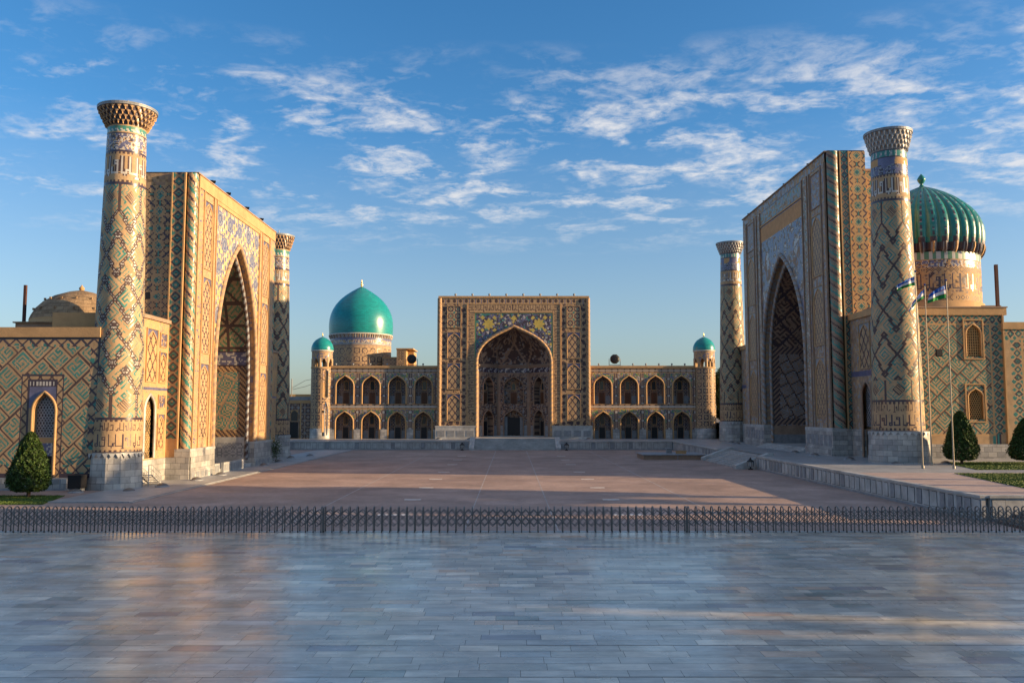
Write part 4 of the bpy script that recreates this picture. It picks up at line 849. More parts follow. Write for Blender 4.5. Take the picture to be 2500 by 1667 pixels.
# ribbed dome
DC=(52.9,108,0); 
g=G(); g.lathe([(6.55,16),(6.55,19.8),(6.35,19.9)],DC,64,OR)
nu=300; zz=np.linspace(19.9,25.9,46); th=np.linspace(0,2*math.pi,nu+1); rr=6.3+0*zz
P=np.stack([DC[0]+rr[None]*np.cos(th)[:,None],DC[1]+rr[None]*np.sin(th)[:,None],0*th[:,None]+zz[None]],-1)
Uc,Vc=np.meshgrid((np.arange(nu)+.5)/nu*39.6,(zz[:-1]+zz[1:])/2,indexing='ij')
M=speck(Uc,Vc,[OR,BR,TE,IN],[.4,.28,.2,.12],0.22); M=np.where(script(Uc,Vc-20.95,0.19,IN,BR,TALL,None)==IN,NV,M); M=np.where((Vc<20.8)|((Vc>23.3)&(Vc<24.0)),dia_strip(np.where(Vc<20.8,Vc-19.9,Vc-23.3),Uc,0.8,0.7,BR,IN,OR),M)
M=np.where((Vc>24.0)&(Vc<24.9),speck(Uc,Vc,[CB,WH,OR,NV],[.35,.2,.25,.2],0.2),M); M=np.where(Vc>24.95,np.where(np.floor(Uc/0.44)%2==0,WH,GR),M)
g.grid(P,M,None,True); g.build('drum',RM)
g=G(); nr=32; sub=10; nu=nr*sub; th=np.linspace(0,2*math.pi,nu+1)
hz=np.array([25.9,26.2,26.7,27.3,28.0,28.8,29.6,30.4,31.2,32.0,32.8,33.5,34.2,34.8,35.2,35.45]); hr=np.array([6.35,6.62,6.72,6.84,6.92,6.94,6.85,6.62,6.22,5.62,4.82,3.98,2.95,1.85,0.95,0.35])
hz2=np.linspace(25.9,35.45,60); hr2=np.interp(hz2,hz,hr); lob=np.abs(np.sin(th*nr/2))**0.75
dep=np.interp(hz2,[25.9,26.6,33,35.4],[0.42,0.46,0.30,0.05]); rr=hr2[None]-dep[None]*(1-lob[:,None])
P=np.stack([DC[0]+rr*np.cos(th)[:,None],DC[1]+rr*np.sin(th)[:,None],0*th[:,None]+hz2[None]],-1)
zc_=(hz2[:-1]+hz2[1:])/2; ph=((np.arange(nu)+.5)/sub)%1; PH,ZC=np.meshgrid(ph,zc_,indexing='ij'); rc=np.abs(PH-0.5)
M=np.full(PH.shape,DG); M=np.where((rc<0.10)&(((ZC*1.15+4*rc)%1)<0.22),GM,M); M=np.where((rc<0.12)&(((ZC*1.15)%1)<0.5),NV,M); M=np.where((np.sin(np.floor(np.arange(nu)/sub)*2.3)>0.2)[:,None]&(rc<0.3)&(((ZC*0.8)%1)<0.3),TQ,M)
M=np.where((rc>0.42),GR,M); M=np.where(ZC<27.6,np.where(ZC<27.1,np.where(rc<0.2,GM,NV),np.where(rc<0.3,NV,DG)),M)
g.grid(P,M,None,True)
for k in range(nr):     # dripping corbels under every rib
    a=2*math.pi*(k+0.5)/nr
    g.tube([(DC[0]+r_*math.cos(a),DC[1]+r_*math.sin(a),z_) for r_,z_ in ((6.80,27.1),(6.78,26.6),(6.62,26.1),(6.45,25.7))],0.2,NV if k%2 else OR,6,rr=[0.15,0.14,0.12,0.05])
dome=g.build('ribbed_dome',RM)
g=G(); g.lathe([(0.4,35.3),(0.25,35.6),(0.16,35.8),(0.3,35.95),(0.5,36.3),(0.5,36.5),(0.28,36.85),(0.03,37.15)],DC,16,DG); g.build('finial',dome)
g=G(); g.box(55.9,59.4,103,106,16.4,19.3,OR); g.box(55.8,59.5,102.9,106.1,19.302,19.45,TE); g.build('roof_hut',RM)

# ================================================================ FAR (CENTRAL) MADRASA
YF=164.4
CM=thing('madrasa','central far madrasa with wide arcaded front, square portal and smooth turquoise dome','madrasa',(0.5,YF,TZ))
fC=frame((0,YF,0),(1,0,0),(0,-1,0)); XC=0.5
bays=[-32.0,-26.95,-21.9,-16.85]; bays+= [17.6,22.65,27.7,32.75]
NH=[(x,1.72,8.15,11.6,13.6) for x in bays]+[(x,1.72,TZ,4.7,6.75) for x in bays]
def facC(u,v):
    out=girih(u,v,0.55,BR,TE,IN,0.10)
    out=np.where(vnoise(u,v,0.4,5)>0.8,CB,out)
    x=np.where(u<0,u+32.0,u-17.6); xb=((x+2.525)%5.05)-2.525; ax=np.abs(xb)
    pier=ax>2.05; out=np.where(pier,np.where((np.abs(ax-2.525)<0.22)&(np.abs((v/1.6)%1-0.11)<0.10),WH,np.where(np.abs(ax-2.28)<0.07,NV,np.where(((v/1.6)%1)<0.22,IN,TE))),out)
    sp=(~pier)&(((v>11.4)&(v<14.1))|((v>4.6)&(v<7.1))); out=np.where(sp,speck(u,v,[GR,YE,CB,TE,WH],[.24,.14,.27,.25,.10],0.25),out)
    hb=((v>7.15)&(v<8.1))|((v>14.15)&(v<14.95)); out=np.where(hb,np.where(np.abs(v-7.62)<0.12,WH,np.where(np.abs(v-14.55)<0.1,WH,np.where(((u/1.2)%1)<0.25,IN,TE))),out)
    out=np.where((np.abs(v-7.2)<0.09)|(np.abs(v-8.1)<0.09)|(np.abs(v-14.1)<0.09)|(np.abs(v-14.98)<0.09),OR,out); return out
g=G()
for a,b in ((-34.9,-14.2),(15.2,35.4)):
    wall(g,fC,a,b,3.3,15.05,0.14,facC,0,NH); wall(g,fC,a,b,TZ,3.3,0.2,lambda u,v: np.where(np.floor(u/0.9)%3==0,MA,GM),0.02,NH)
    g.fbox(fC,a,b,15.05,15.5,-4,0.15,OR); g.box(a+0.1,b-0.1,YF+2.6,YF+14,TZ,15.3,OR)
    g.quad((a,YF,15.3),(b,YF,15.3),(b,YF+14,15.3),(a,YF+14,15.3),TE)
for x in sorted({round(q+s_*2.525,1) for q in bays for s_ in (-1,1)}):      # pier feet in pale stone
    g.fbox(fC,x-0.62,x+0.62,TZ,3.35,0.03,0.22,MA)
g.build('arcade_wall',CM)
def bay(x,v0,sp,ap,hw,fr,depth,par,up,extra=False,wmat=TE):
    n=G(); a=(x,hw,v0,sp,ap)
    reveal(n,fr,(x,hw-0.06,v0,sp,ap),0.0,-depth,lambda s,w_,z: speck(s,z,[TE,BR,NV,GM],[.4,.25,.2,.15],0.25),0.28,10)
    wall(n,fr,x-hw,x+hw,v0,ap,0.16,lambda u,v: np.where(v<v0+1.6,np.where(np.abs(u-x)>0.4,GM,TE),girih(u,v,0.6,TE,NV,GM,0.09)),-depth)
    trim(n,fr,a,0.15,OR,0.05,10,6)
    n.fbox(fr,x-hw,x+hw,v0-0.02,v0+0.03,-depth,0.0,GM)
    o=n.build('arched_niche',par)
    door_part(o,fr,x-0.55,x+0.55,v0+0.03,v0+2.15,-depth+0.02,WD if up else BK)
    window_part(o,fr,x,0.42,v0+2.75,v0+4.5 if not extra else v0+4.3,-depth+0.02,GL,OR)
    return o
for x in bays: bay(x,8.15,11.6,13.6,1.72,fC,1.7,CM,True); bay(x,TZ,4.7,6.75,1.72,fC,1.7,CM,False)
# portal
PX0,PX1=-14.0,15.0; PZ=28.85; A_C=(XC,7.15,1.9,16.0,23.0,0.60,0.42,0.80)
fP=frame((0,YF-1.2,0),(1,0,0),(0,-1,0))
g=G()
def blue(u,v):
    out=floral(u,v,NV,WH,YE,TQ,0.36); out=np.where(vnoise(u,v,0.3,12)>0.7,CB,out)
    for cx2 in (XC-4.85,XC+4.85):
        du=u-cx2; dv=v-23.45; r=np.hypot(du,dv); an=np.arctan2(dv,du); out=np.where(r<0.95+0.2*np.cos(8*an),YE,out)
        for sx2 in (-1,1):
            for sy2 in (-1,1): out=np.where(np.abs(du-sx2*1.15)+np.abs(dv-sy2*1.2)<0.42,YE,out)
    du=np.abs(u-XC); out=np.where(du+np.abs(v-24.55)<0.62,YE,out)
    e=np.minimum.reduce([7.5-np.abs(u-XC),25.65-v]); out=np.where(e<0.22,GR,out)
    return out
wall(g,fP,XC-7.5,XC+7.5,4.0,25.65,0.13,blue,0,[A_C])
def scr(u,v):
    return script(u,v,0.11,NV,BR,TALL)
sw=1.45
def scr_v(u,v,u0): 
    c_=sw/14; i=np.floor((v)/c_).astype(int)%TALL.shape[0]; j=np.clip(np.floor((u-u0)/c_).astype(int)-1,0,11); ok=((u-u0)/c_>1)&((u-u0)/c_<13)
    return np.where((TALL[i,j]==1)&ok,BN,np.where(ok,BR,OR))
wall(g,fP,XC-7.5-sw,XC-7.5,6.5,27.3,0.11,lambda u,v: scr_v(u,v,XC-7.5-sw),0.03); wall(g,fP,XC+7.5,XC+7.5+sw,6.5,27.3,0.11,lambda u,v: scr_v(u,v,XC+7.5),0.03)
wall(g,fP,XC-7.5-sw,XC-7.5,4.0,6.5,0.13,lambda u,v: speck(u,v,[BR,OR,BN],[.5,.3,.2],.2),0.03); wall(g,fP,XC+7.5,XC+7.5+sw,4.0,6.5,0.13,lambda u,v: speck(u,v,[BR,OR,BN],[.5,.3,.2],.2),0.03)
def scr_h(u,v): c_=1.45/13; i=np.floor(u/c_).astype(int)%TALL.shape[0]; j=np.clip(np.floor((v-25.85)/c_).astype(int),0,11); return np.where((TALL[i,j]==1)&(v>25.8)&(v<27.2),BN,BR)
wall(g,fP,XC-7.5,XC+7.5,25.65,27.3,0.11,scr_h,0.03)
for s_ in (-1,1):
    a=sorted((XC+s_*(7.5+sw),XC+s_*14.0)); e=[a[0]+1.15,a[1]-1.15]
    for q0,q1 in ((a[0],e[0]),(e[1],a[1])): border(g,fP,q0,q1,4.0,27.3,0.13,'ros',0.0)
    wall(g,fP,e[0],e[1],4.0,27.3,0.14,lambda u,v: np.where(np.hypot(((u-a[0]-0.05)/1.3)%1-0.5,(v/1.3)%1-0.5)<0.3,IN,speck(u,v,[BR,OR,BN],[.6,.2,.2],.25)),-0.02)
wall(g,fP,XC-14.0,XC+14.0,27.3,28.45,0.12,lambda u,v: np.where(np.hypot((u/1.15)%1-0.5,(v-27.87)/1.15)<0.28,IN,np.where(((u/1.15)%1<0.08),CB,BR)),0.0)
for u in (XC-14,XC-7.5-sw,XC+7.5+sw,XC+14): g.fbox(fP,u-0.08,u+0.08,4.0,27.3,-0.02,0.12,OR)
g.fbox(fP,XC-14.5,XC+14.5,28.45,PZ,-6,0.16,OR); g.fbox(fP,XC-7.5-sw,XC+7.5+sw,27.25,27.35,0.0,0.1,OR); g.fbox(fP,XC-7.5,XC+7.5,25.6,25.7,0.0,0.12,OR)
for s_ in (-1,1): 
    x=XC+s_*14.42; g.box(min(x,x-s_*0.1),max(x,x-s_*0.1),YF-1.15,YF+5,4.0,PZ-0.4,OR)
g.box(XC-14.4,XC+14.4,YF+4.9,YF+5,15,PZ-0.4,OR); g.quad((XC-14.4,YF-1,PZ-0.02),(XC+14.4,YF-1,PZ-0.02),(XC+14.4,YF+5,PZ-0.02),(XC-14.4,YF+5,PZ-0.02),TE)
fine_rope(g,fP,A_C,0.30,TE,OR,0.10)
g.build('portal_wall',CM)
for s_ in (-1,1): g=G(); rope(g,(XC+s_*14.25,YF-1.1,4.0),(XC+s_*14.25,YF-1.1,PZ-0.42),0.42,0.18,0.9,1.0,TE,BN,OR); g.build('corner_column',CM)
for s_ in (-1,1):
    a=sorted((XC+s_*(7.5+sw),XC+s_*14.0)); u0,u1=a[0]+1.2,a[1]-1.2
    niche_panel(CM,fP,u0,u1,22.7,26.9,0.12,bgp=lambda u,v: girih(u-u0,v,1.35,BR,NV,TQ,0.07),arched=False,name='square_panel')
    for v0,v1 in ((16.8,21.9),(10.9,16.0),(4.9,10.1)): niche_panel(CM,fP,u0,u1,v0,v1,0.115,P=1.15,latt=NV,sp=CB)
g=G()
for s_ in (-1,1):
    g=G(); a=sorted((XC+s_*7.3,XC+s_*14.9)); g.fbox(fP,a[0],a[1],TZ,4.0,-1.0,0.35,PM); g.fbox(fP,a[0]-0.05,a[1]+0.05,3.75,4.02,-1,0.42,PM)
    for i in range(4): g.fbox(fP,a[0]+0.35+i*1.85,a[0]+1.75+i*1.85,TZ+0.45,3.1,0.351,0.38,GM)
    g.build('marble_plinth',CM)
# iwan: half octagon with two tiers of niches and a half dome
yj=YF+0.2; pts=[(XC-6.85,YF-1.2),(XC-6.85,yj),(XC-3.05,yj+4.6),(XC+3.05,yj+4.6),(XC+6.85,yj),(XC+6.85,YF-1.2)]
g=G()
for i in range(5):
    (xa,ya),(xb,yb)=pts[i],pts[i+1]; Ln=math.hypot(xb-xa,yb-ya); U=np.array(((xb-xa)/Ln,(yb-ya)/Ln,0)); Nn=np.array((U[1],-U[0],0)); fr=frame((xa,ya,0),U,Nn)
    hs_=[] 
    if i in (1,2,3):
        hwn=1.95 if i==2 else 1.55; hs_=[(Ln/2,hwn,8.15,11.4,13.6),(Ln/2,hwn,1.9,5.2,7.1)]
    wall(g,fr,0,Ln,1.9,16.0,0.15,lambda u,v: np.where((v>15.3)|(np.abs(v-14.2)<0.12),TE,np.where((v>14.3)&(v<15.3),speck(u,v,[NV,CB,WH],[.6,.25,.15],.25),np.where((u<0.5)|(u>Ln-0.5),TE,np.where(v<4.0,GM,speck(u,v,[TE,IN,BN,GM],[.42,.28,.2,.1],.22))))),0,hs_)
    g.fbox(fr,0.02,Ln-0.02,15.5,15.75,0.0,0.22,TE)
    for h_ in hs_: trim(g,fr,h_,0.12,TE,0.03)
    if hs_:
        for q,h_ in enumerate(hs_):
            n=G(); reveal(n,fr,(h_[0],h_[1]-.05,h_[2],h_[3],h_[4]),0,-1.4,lambda s,w_,z: speck(s,z,[TE,IN,BN],[.5,.3,.2],.3),.3,10)
            wall(n,fr,h_[0]-h_[1],h_[0]+h_[1],h_[2],h_[4],0.18,lambda u,v: speck(u,v,[TE,IN,GM],[.5,.3,.2],.25),-1.4); o=n.build('arched_niche',CM)
            if q==1 and i==2:
                d=G(); wall(d,fr,h_[0]-1.25,h_[0]+1.25,h_[2]+0.2,h_[2]+3.6,0.10,lambda u,v: np.where((np.abs(((u+v)/0.5)%1-0.5)<0.09)|(np.abs(((u-v)/0.5)%1-0.5)<0.09),DG,BK),-0.9); d.fbox(fr,h_[0]-1.9,h_[0]-1.25,h_[2],h_[2]+3.8,-1.0,-0.85,GM); d.fbox(fr,h_[0]+1.25,h_[0]+1.9,h_[2],h_[2]+3.8,-1.0,-0.85,GM); d.build('lattice_gate',o)
            else:
                dx=0 if i==2 else (0.45 if i==1 else -0.45)
                door_part(o,fr,h_[0]-0.62+dx,h_[0]+0.62+dx,h_[2]+0.02,h_[2]+(2.9 if q==1 else 2.3),-1.38,BK if q==1 else WD)
                if q==0: window_part(o,fr,h_[0]+dx,0.4,h_[2]+2.8,h_[2]+4.2,-1.38)
g.build('iwan',CM)
g=G(); P5=[]
for i in range(5):
    (xa,ya),(xb,yb)=pts[i],pts[i+1]; k=30
    for j in range(k if i<4 else k+1): P5.append((xa+(xb-xa)*j/k,ya+(yb-ya)*j/k))
P5=np.array(P5); zz=np.linspace(16.0,22.6,30); sc=arch_hw(zz,A_C)/7.15; base=np.array((XC,YF-1.2))
Pm=np.zeros((len(P5),len(zz),3)); Pm[:,:,:2]=base+(P5-base)[:,None]*sc[None,:,None]; Pm[:,:,2]=zz[None]
I,J=np.meshgrid(np.arange(len(P5)-1),(zz[:-1]+zz[1:])/2,indexing='ij'); uu=I*0.17
M=speck(uu,J,[IN,NV,TE,GM],[.45,.2,.28,.07],.3); 
rib=np.abs(((uu/25.5*6+ (J-16)*0.12)%1)-0.5)<0.045; rib2=np.abs(((uu/25.5*6-(J-16)*0.12)%1)-0.5)<0.045; M=np.where(rib|rib2,TE,M)
for c0 in (7.7,12.7,17.8): M=np.where(np.hypot(uu-c0,(J-18.0))<0.8,BN,M)
g.grid(Pm,M,None,False); g.build('half_dome',CM)
# corner turrets
def turret(cx2,cy2):
    c=(cx2,cy2,0); g=G(); R0=2.05
    def cyl(name,z0,z1,pat,cell=0.15,r=R0,par=CM):
        g=G(); nu=int(2*math.pi*r/cell); nv=int((z1-z0)/cell); th=np.linspace(0,2*math.pi,nu+1); zz=np.linspace(z0,z1,nv+1)
        P=np.stack([cx2+r*np.cos(th)[:,None]+0*zz[None],cy2+r*np.sin(th)[:,None]+0*zz[None],0*th[:,None]+zz[None]],-1)
        U,V_=np.meshgrid((np.arange(nu)+.5)/nu*2*math.pi*r,(zz[:-1]+zz[1:])/2,indexing='ij'); g.grid(P,pat(U,V_),None,True); return g
    tw=cyl('x',3.5,15.0,lambda u,v: girih(u,v,1.25,BR,NV,TE,0.055)); tw.lathe([(2.15,TZ-0.02),(2.15,3.4),(R0,3.5)],c,24,MA); tw.lathe([(R0,15.0),(R0+0.1,15.05),(R0+0.1,15.2),(1.95,15.25)],c,32,OR)
    tower=tw.build('corner_tower',CM)
    g=G()
    for k in range(8):
        a=2*math.pi*k/8; x=cx2+1.8*math.cos(a); y=cy2+1.8*math.sin(a)
        g.tube([(x,y,15.2),(x,y,16.9)],0.30,BR,8)
    # arches between the posts
    nu=96; th=np.linspace(0,2*math.pi,nu+1); zz=np.linspace(15.9,18.2,24); r=1.98
    P=np.stack([cx2+r*np.cos(th)[:,None]+0*zz[None],cy2+r*np.sin(th)[:,None]+0*zz[None],0*th[:,None]+zz[None]],-1)
    U,V_=np.meshgrid((np.arange(nu)+.5)/nu*8,(zz[:-1]+zz[1:])/2,indexing='ij'); x=np.abs(U%1-0.5)*1.55; M=np.where(x<0.50*np.sqrt(np.clip(1-(V_-15.9)/0.9,0,1)),-1,speck(U*1.5,V_,[BR,TE,CB],[.5,.3,.2],.2)); g.grid(P,M,None,True)
    g.lathe([(1.6,15.9),(1.6,18.2)],c,32,TE) if False else None
    g.lathe([(1.98,18.2),(2.12,18.25),(2.15,18.45),(2.1,18.5)],c,32,WH); g.build('lantern',tower)
    g=G(); g.lathe([(2.12,18.5),(2.14,18.8),(2.05,19.3),(1.8,19.9),(1.35,20.45),(0.75,20.85),(0.2,21.1),(0.03,21.2)],c,32,DT); d=g.build('dome',tower)
    g=G(); g.lathe([(0.06,21.1),(0.05,21.3),(0.16,21.42),(0.05,21.55),(0.1,21.65),(0.02,21.9)],c,8,GO); g.build('finial',d)
turret(-36.6,165.2); turret(37.4,165.2)
# great dome
DC=(-33.0,187,0)
g=G(); nu=260; th=np.linspace(0,2*math.pi,nu+1); zz=np.linspace(15.6,22.6,44); r=6.6
P=np.stack([DC[0]+r*np.cos(th)[:,None]+0*zz[None],DC[1]+r*np.sin(th)[:,None]+0*zz[None],0*th[:,None]+zz[None]],-1)
U,V_=np.meshgrid((np.arange(nu)+.5)/nu*41.5,(zz[:-1]+zz[1:])/2,indexing='ij')
M=girih(U,V_,1.7,BR,NV,TE,0.035); M=np.where(V_>20.8,np.where(V_>21.9,CB,np.where(V_>21.3,speck(U,V_,[BR,WH,CB],[.4,.3,.3],.25),GM)),M); M=np.where(np.abs(V_-20.8)<0.12,TE,M); g.grid(P,M,None,True)
for k in range(84):
    a=2*math.pi*k/84; g.tube([(DC[0]+6.62*math.cos(a),DC[1]+6.62*math.sin(a),22.45),(DC[0]+6.9*math.cos(a),DC[1]+6.9*math.sin(a),23.15)],0.12,PM if k%2 else TE,5)
g.lathe([(6.62,22.55),(6.75,23.1),(6.95,23.15),(6.95,23.35),(6.8,23.45)],DC,96,WH); g.build('drum',CM)
g=G(); g.lathe([(6.88,23.45),(6.95,24.5),(6.95,25.6),(6.86,26.7),(6.62,27.8),(6.2,28.9),(5.55,30.0),(4.65,31.1),(3.5,32.1),(2.2,33.0),(0.95,33.75),(0.25,34.1)],DC,128,DT); d=g.build('turquoise_dome',CM)
g=G(); g.lathe([(0.3,34.05),(0.12,34.35),(0.34,34.6),(0.12,34.85),(0.24,35.05),(0.08,35.2),(0.14,35.35),(0.02,35.8)],DC,12,GO); g.build('finial',d)
# roof structures left of the portal
g=G(); fH=frame((0,181,0),(1,0,0),(0,-1,0)); wall(g,fH,-27.3,-24.3,15,18.0,0.16,lambda u,v: girih(u,v,0.8,BR,TE,BN,.07),0); g.box(-27.3,-24.3,181.05,185,15,17.9,OR); g.box(-27.4,-24.25,180.9,185.1,18.0,18.25,OR); g.build('roof_block',CM)
g=G(); wall(g,frame((0,180,0),(1,0,0),(0,-1,0)),-24.2,-22.6,15,19.8,0.16,lambda u,v: np.where(np.abs(u+23.3)>0.6,TE,girih(u,v,0.9,BR,BN,NV,.07)),0); g.box(-22.6,-22.2,180.05,188,15,19.8,OR); g.box(-24.2,-20.9,183,188,15,19.5,OR); g.box(-24.3,-20.7,179.9,188.1,19.8,20.05,OR)
g.build('back_portal',CM)
g=G(); g.box(-38.3,-27.7,176,180,14,16.2,TE); g.build('parapet',CM)

# ================================================================ SMALL BUILDINGS BEHIND
t=thing('house','low tiled building with grey blue roof just left of the left corner turret','building',(-42,167,TZ))
fr=frame((0,166.2,0),(1,0,0),(0,-1,0)); WN=(-42.0,0.8,TZ+0.3,6.0,7.0)
g=G(); wall(g,fr,-50,-38.9,TZ,8.3,0.16,lambda u,v: np.where(np.abs(np.abs(u+42)-1.15)<0.12,OR,girih(u,v,1.25,TE,NV,GM,0.06)),0); g.box(-50,-38.9,166.3,176,TZ,8.3,TE); g.box(-50,-38.7,166.0,166.5,8.3,8.9,OR); g.build('wall',t)
g=G(); g.box(-50,-38.5,166.5,176,8.9,9.6,GM); g.build('roof',t)
window_part(t,fr,-42.0,0.72,4.9,7.0,0.02); door_part(t,fr,-42.8,-41.2,TZ,4.6,0.02,BK)
window_part(t,fr,-46.5,0.72,4.9,7.0,0.02)
t=thing('house','pale yellowish house far off behind the low tiled building','building',(-52,230,0))
g=G(); g.box(-66,-50.5,230,240,0,10.3,OR); g.box(-52.9,-51.2,229,231,0,14.4,GM); g.build('wall',t); g=G(); g.box(-66.3,-50.2,229.7,240.3,10.302,11.4,LA); g.build('roof',t)
for x in (-62,-58,-54): window_part(t,frame((0,230,0),(1,0,0),(0,-1,0)),x,0.9,6.5,9.0,0.01)
t=thing('wire_mast','thin mast with sagging wires above the far pale house','mast',(-58,228,0)); g=G(); g.tube([(-58.5,228,0),(-58.5,228,15.5)],0.12,ST,6); g.build('pole',t)
g=G(); g.tube([(-58.5,228,13.0),(-55,228,15.0),(-50.0,228,16.0)],0.05,ST,4); g.tube([(-58.5,228,12.6),(-55,228,13.4),(-50.0,228,15.2)],0.05,ST,4); g.build('wire',t)
g=G(); g.box(39.7,44.5,165.0,165.5,TZ,4.4,TE); g.box(39.6,44.6,164.9,165.6,4.401,4.55,MA); g.build('garden_wall',label='low brick wall between the right corner turret and the far right minaret',category='wall')
t=thing('kiosk','small orange wooden booth beside the far right minaret','booth',(40.7,163,TZ))
g=G(); g.box(39.7,41.6,162.2,164.0,TZ,4.4,LA); 
for k in range(5): g.box(39.68+k*0.46,39.74+k*0.46,162.15,162.199,TZ,4.4,WD)
g.build('body',t); g=G(); g.box(39.5,41.8,162.0,164.2,4.402,4.55,WD); g.build('roof',t)

# ================================================================ SMALL THINGS
# metal stairs by the left wing
def metal_stairs(name,label,fr,n,rise,run,wd,m):
    t=thing(name,label,'staircase',tuple(fr(0,0,0)))
    g=G()
    for i in range(n): g.fbox(fr,i*run-0.05,i*run+run,(n-i)*rise-0.05,(n-i)*rise,0.0,wd,m)
    g.build('steps',t)
    for w_ in (0.0,wd):
        g=G(); H=n*rise; Ln=n*run
        g.tube([fr(-0.6,H+0.9,w_),fr(0,H+0.9,w_),fr(Ln,0.95,w_)],0.035,m,5); g.tube([fr(-0.6,H+0.5,w_),fr(0,H+0.5,w_),fr(Ln,0.5,w_)],0.025,m,5); g.tube([fr(-0.6,H,w_),fr(0,H,w_),fr(Ln,0.05,w_)],0.06,m,5)
        for k in range(n+1): g.tube([fr(k*run,(n-k)*rise*1.0,w_),fr(k*run,(n-k)*rise+0.92,w_)],0.025,m,4)
        g.tube([fr(-0.6,0,w_),fr(-0.6,H+0.9,w_)],0.04,m,5); g.build('railing',t)
    return t
metal_stairs('metal_stairs','small white metal stairs with railings below the lattice door beside the near left minaret',frame((-32.9,76.2,0.08),(0,1,0),(1,0,0)),5,0.19,0.42,1.1,PM)
t=metal_stairs('metal_stairs','dark green metal stairs in shade in front of the low tiled building',frame((-43.2,149.9,0.0),(0,-1,0),(1,0,0)),8,0.19,0.45,3.6,GM)
g=G(); g.box(-50,-38.0,150.5,150.9,0,TZ,GM); g.build('retaining_wall',label='dark low wall under the metal stairs left of the left corner turret',category='retaining wall')
g=G(); g.box(-36.6,-35.5,71.2,72.2,0.25,1.35,BK); g.box(-36.5,-35.6,71.3,72.1,0.0,0.25,GM); g.build('equipment_box',label='black equipment box between the left clipped tree and the near left minaret',category='box')
# roof posts
g=G(); g.box(-44.90,-44.67,78.0,78.23,14.6,18.2,RU); g.box(-44.85,-44.72,78.1,78.2,13.74,14.6,RU); g.build('roof_post',label='dark rusty steel post on the roof of the left wall, beside the low brown dome',category='post',group='dark steel posts on the roofs')
g=G(); g.box(57.1,57.42,99.6,99.92,16.2,23.9,RU); g.box(56.9,57.6,99.5,100.2,16.01,16.2,RU); g.build('roof_post',label='dark rusty steel post on the roof right of the ribbed green dome',category='post',group='dark steel posts on the roofs')
# octagonal floodlights on the far roof
def octo(label,x,y,z):
    t=thing('roof_floodlight',label,'floodlight',(x,y,z),'octagonal drums on the far roof')
    g=G(); P=[(x+0.95*math.sin(k*math.pi/4+math.pi/8),z+1.35+0.95*math.cos(k*math.pi/4+math.pi/8)) for k in range(8)]
    for a,b in ((y,y-0.3),(y-0.3,y-0.301)): pass
    rr=[(0.95,0.0),(0.95,0.45),(0.62,0.62),(0.02,0.66)]
    th=[k*math.pi/4+math.pi/8 for k in range(9)]
    A=np.array([[(x+r*math.sin(q),y-d,z+1.35+r*math.cos(q)) for r,d in rr] for q in th]); g.grid(A,np.array([[ST,BK,BK]]*8)); g.tube([(x,y,z+1.35),(x,y+0.3,z+1.35)],0.9,BK,8,smooth=False,rr=[0.93,0.3]); g.build('lamp_head',t)
    g=G()
    for s_ in (-1,1): g.tube([(x+s_*1.08,y,z),(x+s_*1.08,y,z+1.4)],0.06,ST,5)
    g.tube([(x-1.08,y,z+0.2),(x+1.08,y,z+0.2)],0.05,ST,5); g.build('stand',t)
octo('octagonal dark floodlight on the roof left of the central portal',-19.3,165.6,15.5)
octo('octagonal dark floodlight on a stand on the roof right of the central portal',20.1,165.6,15.5)
# little ball lamps along the far roofs, one built and copied
def ball(x,y,z,r,label,group):
    t=thing('roof_lamp',label,'lamp',(x,y,z),group); g=G(); g.lathe([(0.14,0.0),(0.10,0.05),(0.08,0.12)],(x,y,z),8,ST); g.build('foot',t)
    g=G(); g.lathe([(0.02,0.1),(r*0.8,0.18),(r,0.1+r*0.9),(r*0.8,0.1+r*1.6),(0.02,0.1+r*1.9)],(x,y,z),12,GM); g.build('globe',t); return t
b0=None
for i in range(8):
    x=XC-11.25+i*3.27; lb='%s ball lamp from the left on top of the central portal'%ORD[i].capitalize()
    if b0 is None: b0=ball(x,YF-0.8,PZ,0.24,lb.lower(),'ball lamps on the central portal')
    else: copy_tree(b0,(x,YF-0.8,PZ),label=lb.lower())
b1=None
for i in range(6):
    x=16.9+i*2.52 if i<1 else 20.0+i*2.5; x=[16.9,23.5,26.0,28.5,31.0,33.5][i]; lb='%s low lamp from the portal along the roof of the right arcade'%ORD[i]
    if b1 is None: b1=ball(x,YF+0.2,15.5,0.2,lb,'lamps along the right arcade roof')
    else: copy_tree(b1,(x,YF+0.2,15.5),label=lb)
for i,x in enumerate((-33.8,-30.5,-27.2,-23.9,-17.0)):
    c_=copy_tree(b1,(x,YF+0.2,15.5),label='%s low lamp from the corner turret along the roof of the left arcade'%ORD[i]); c_['group']='lamps along the left arcade roof'
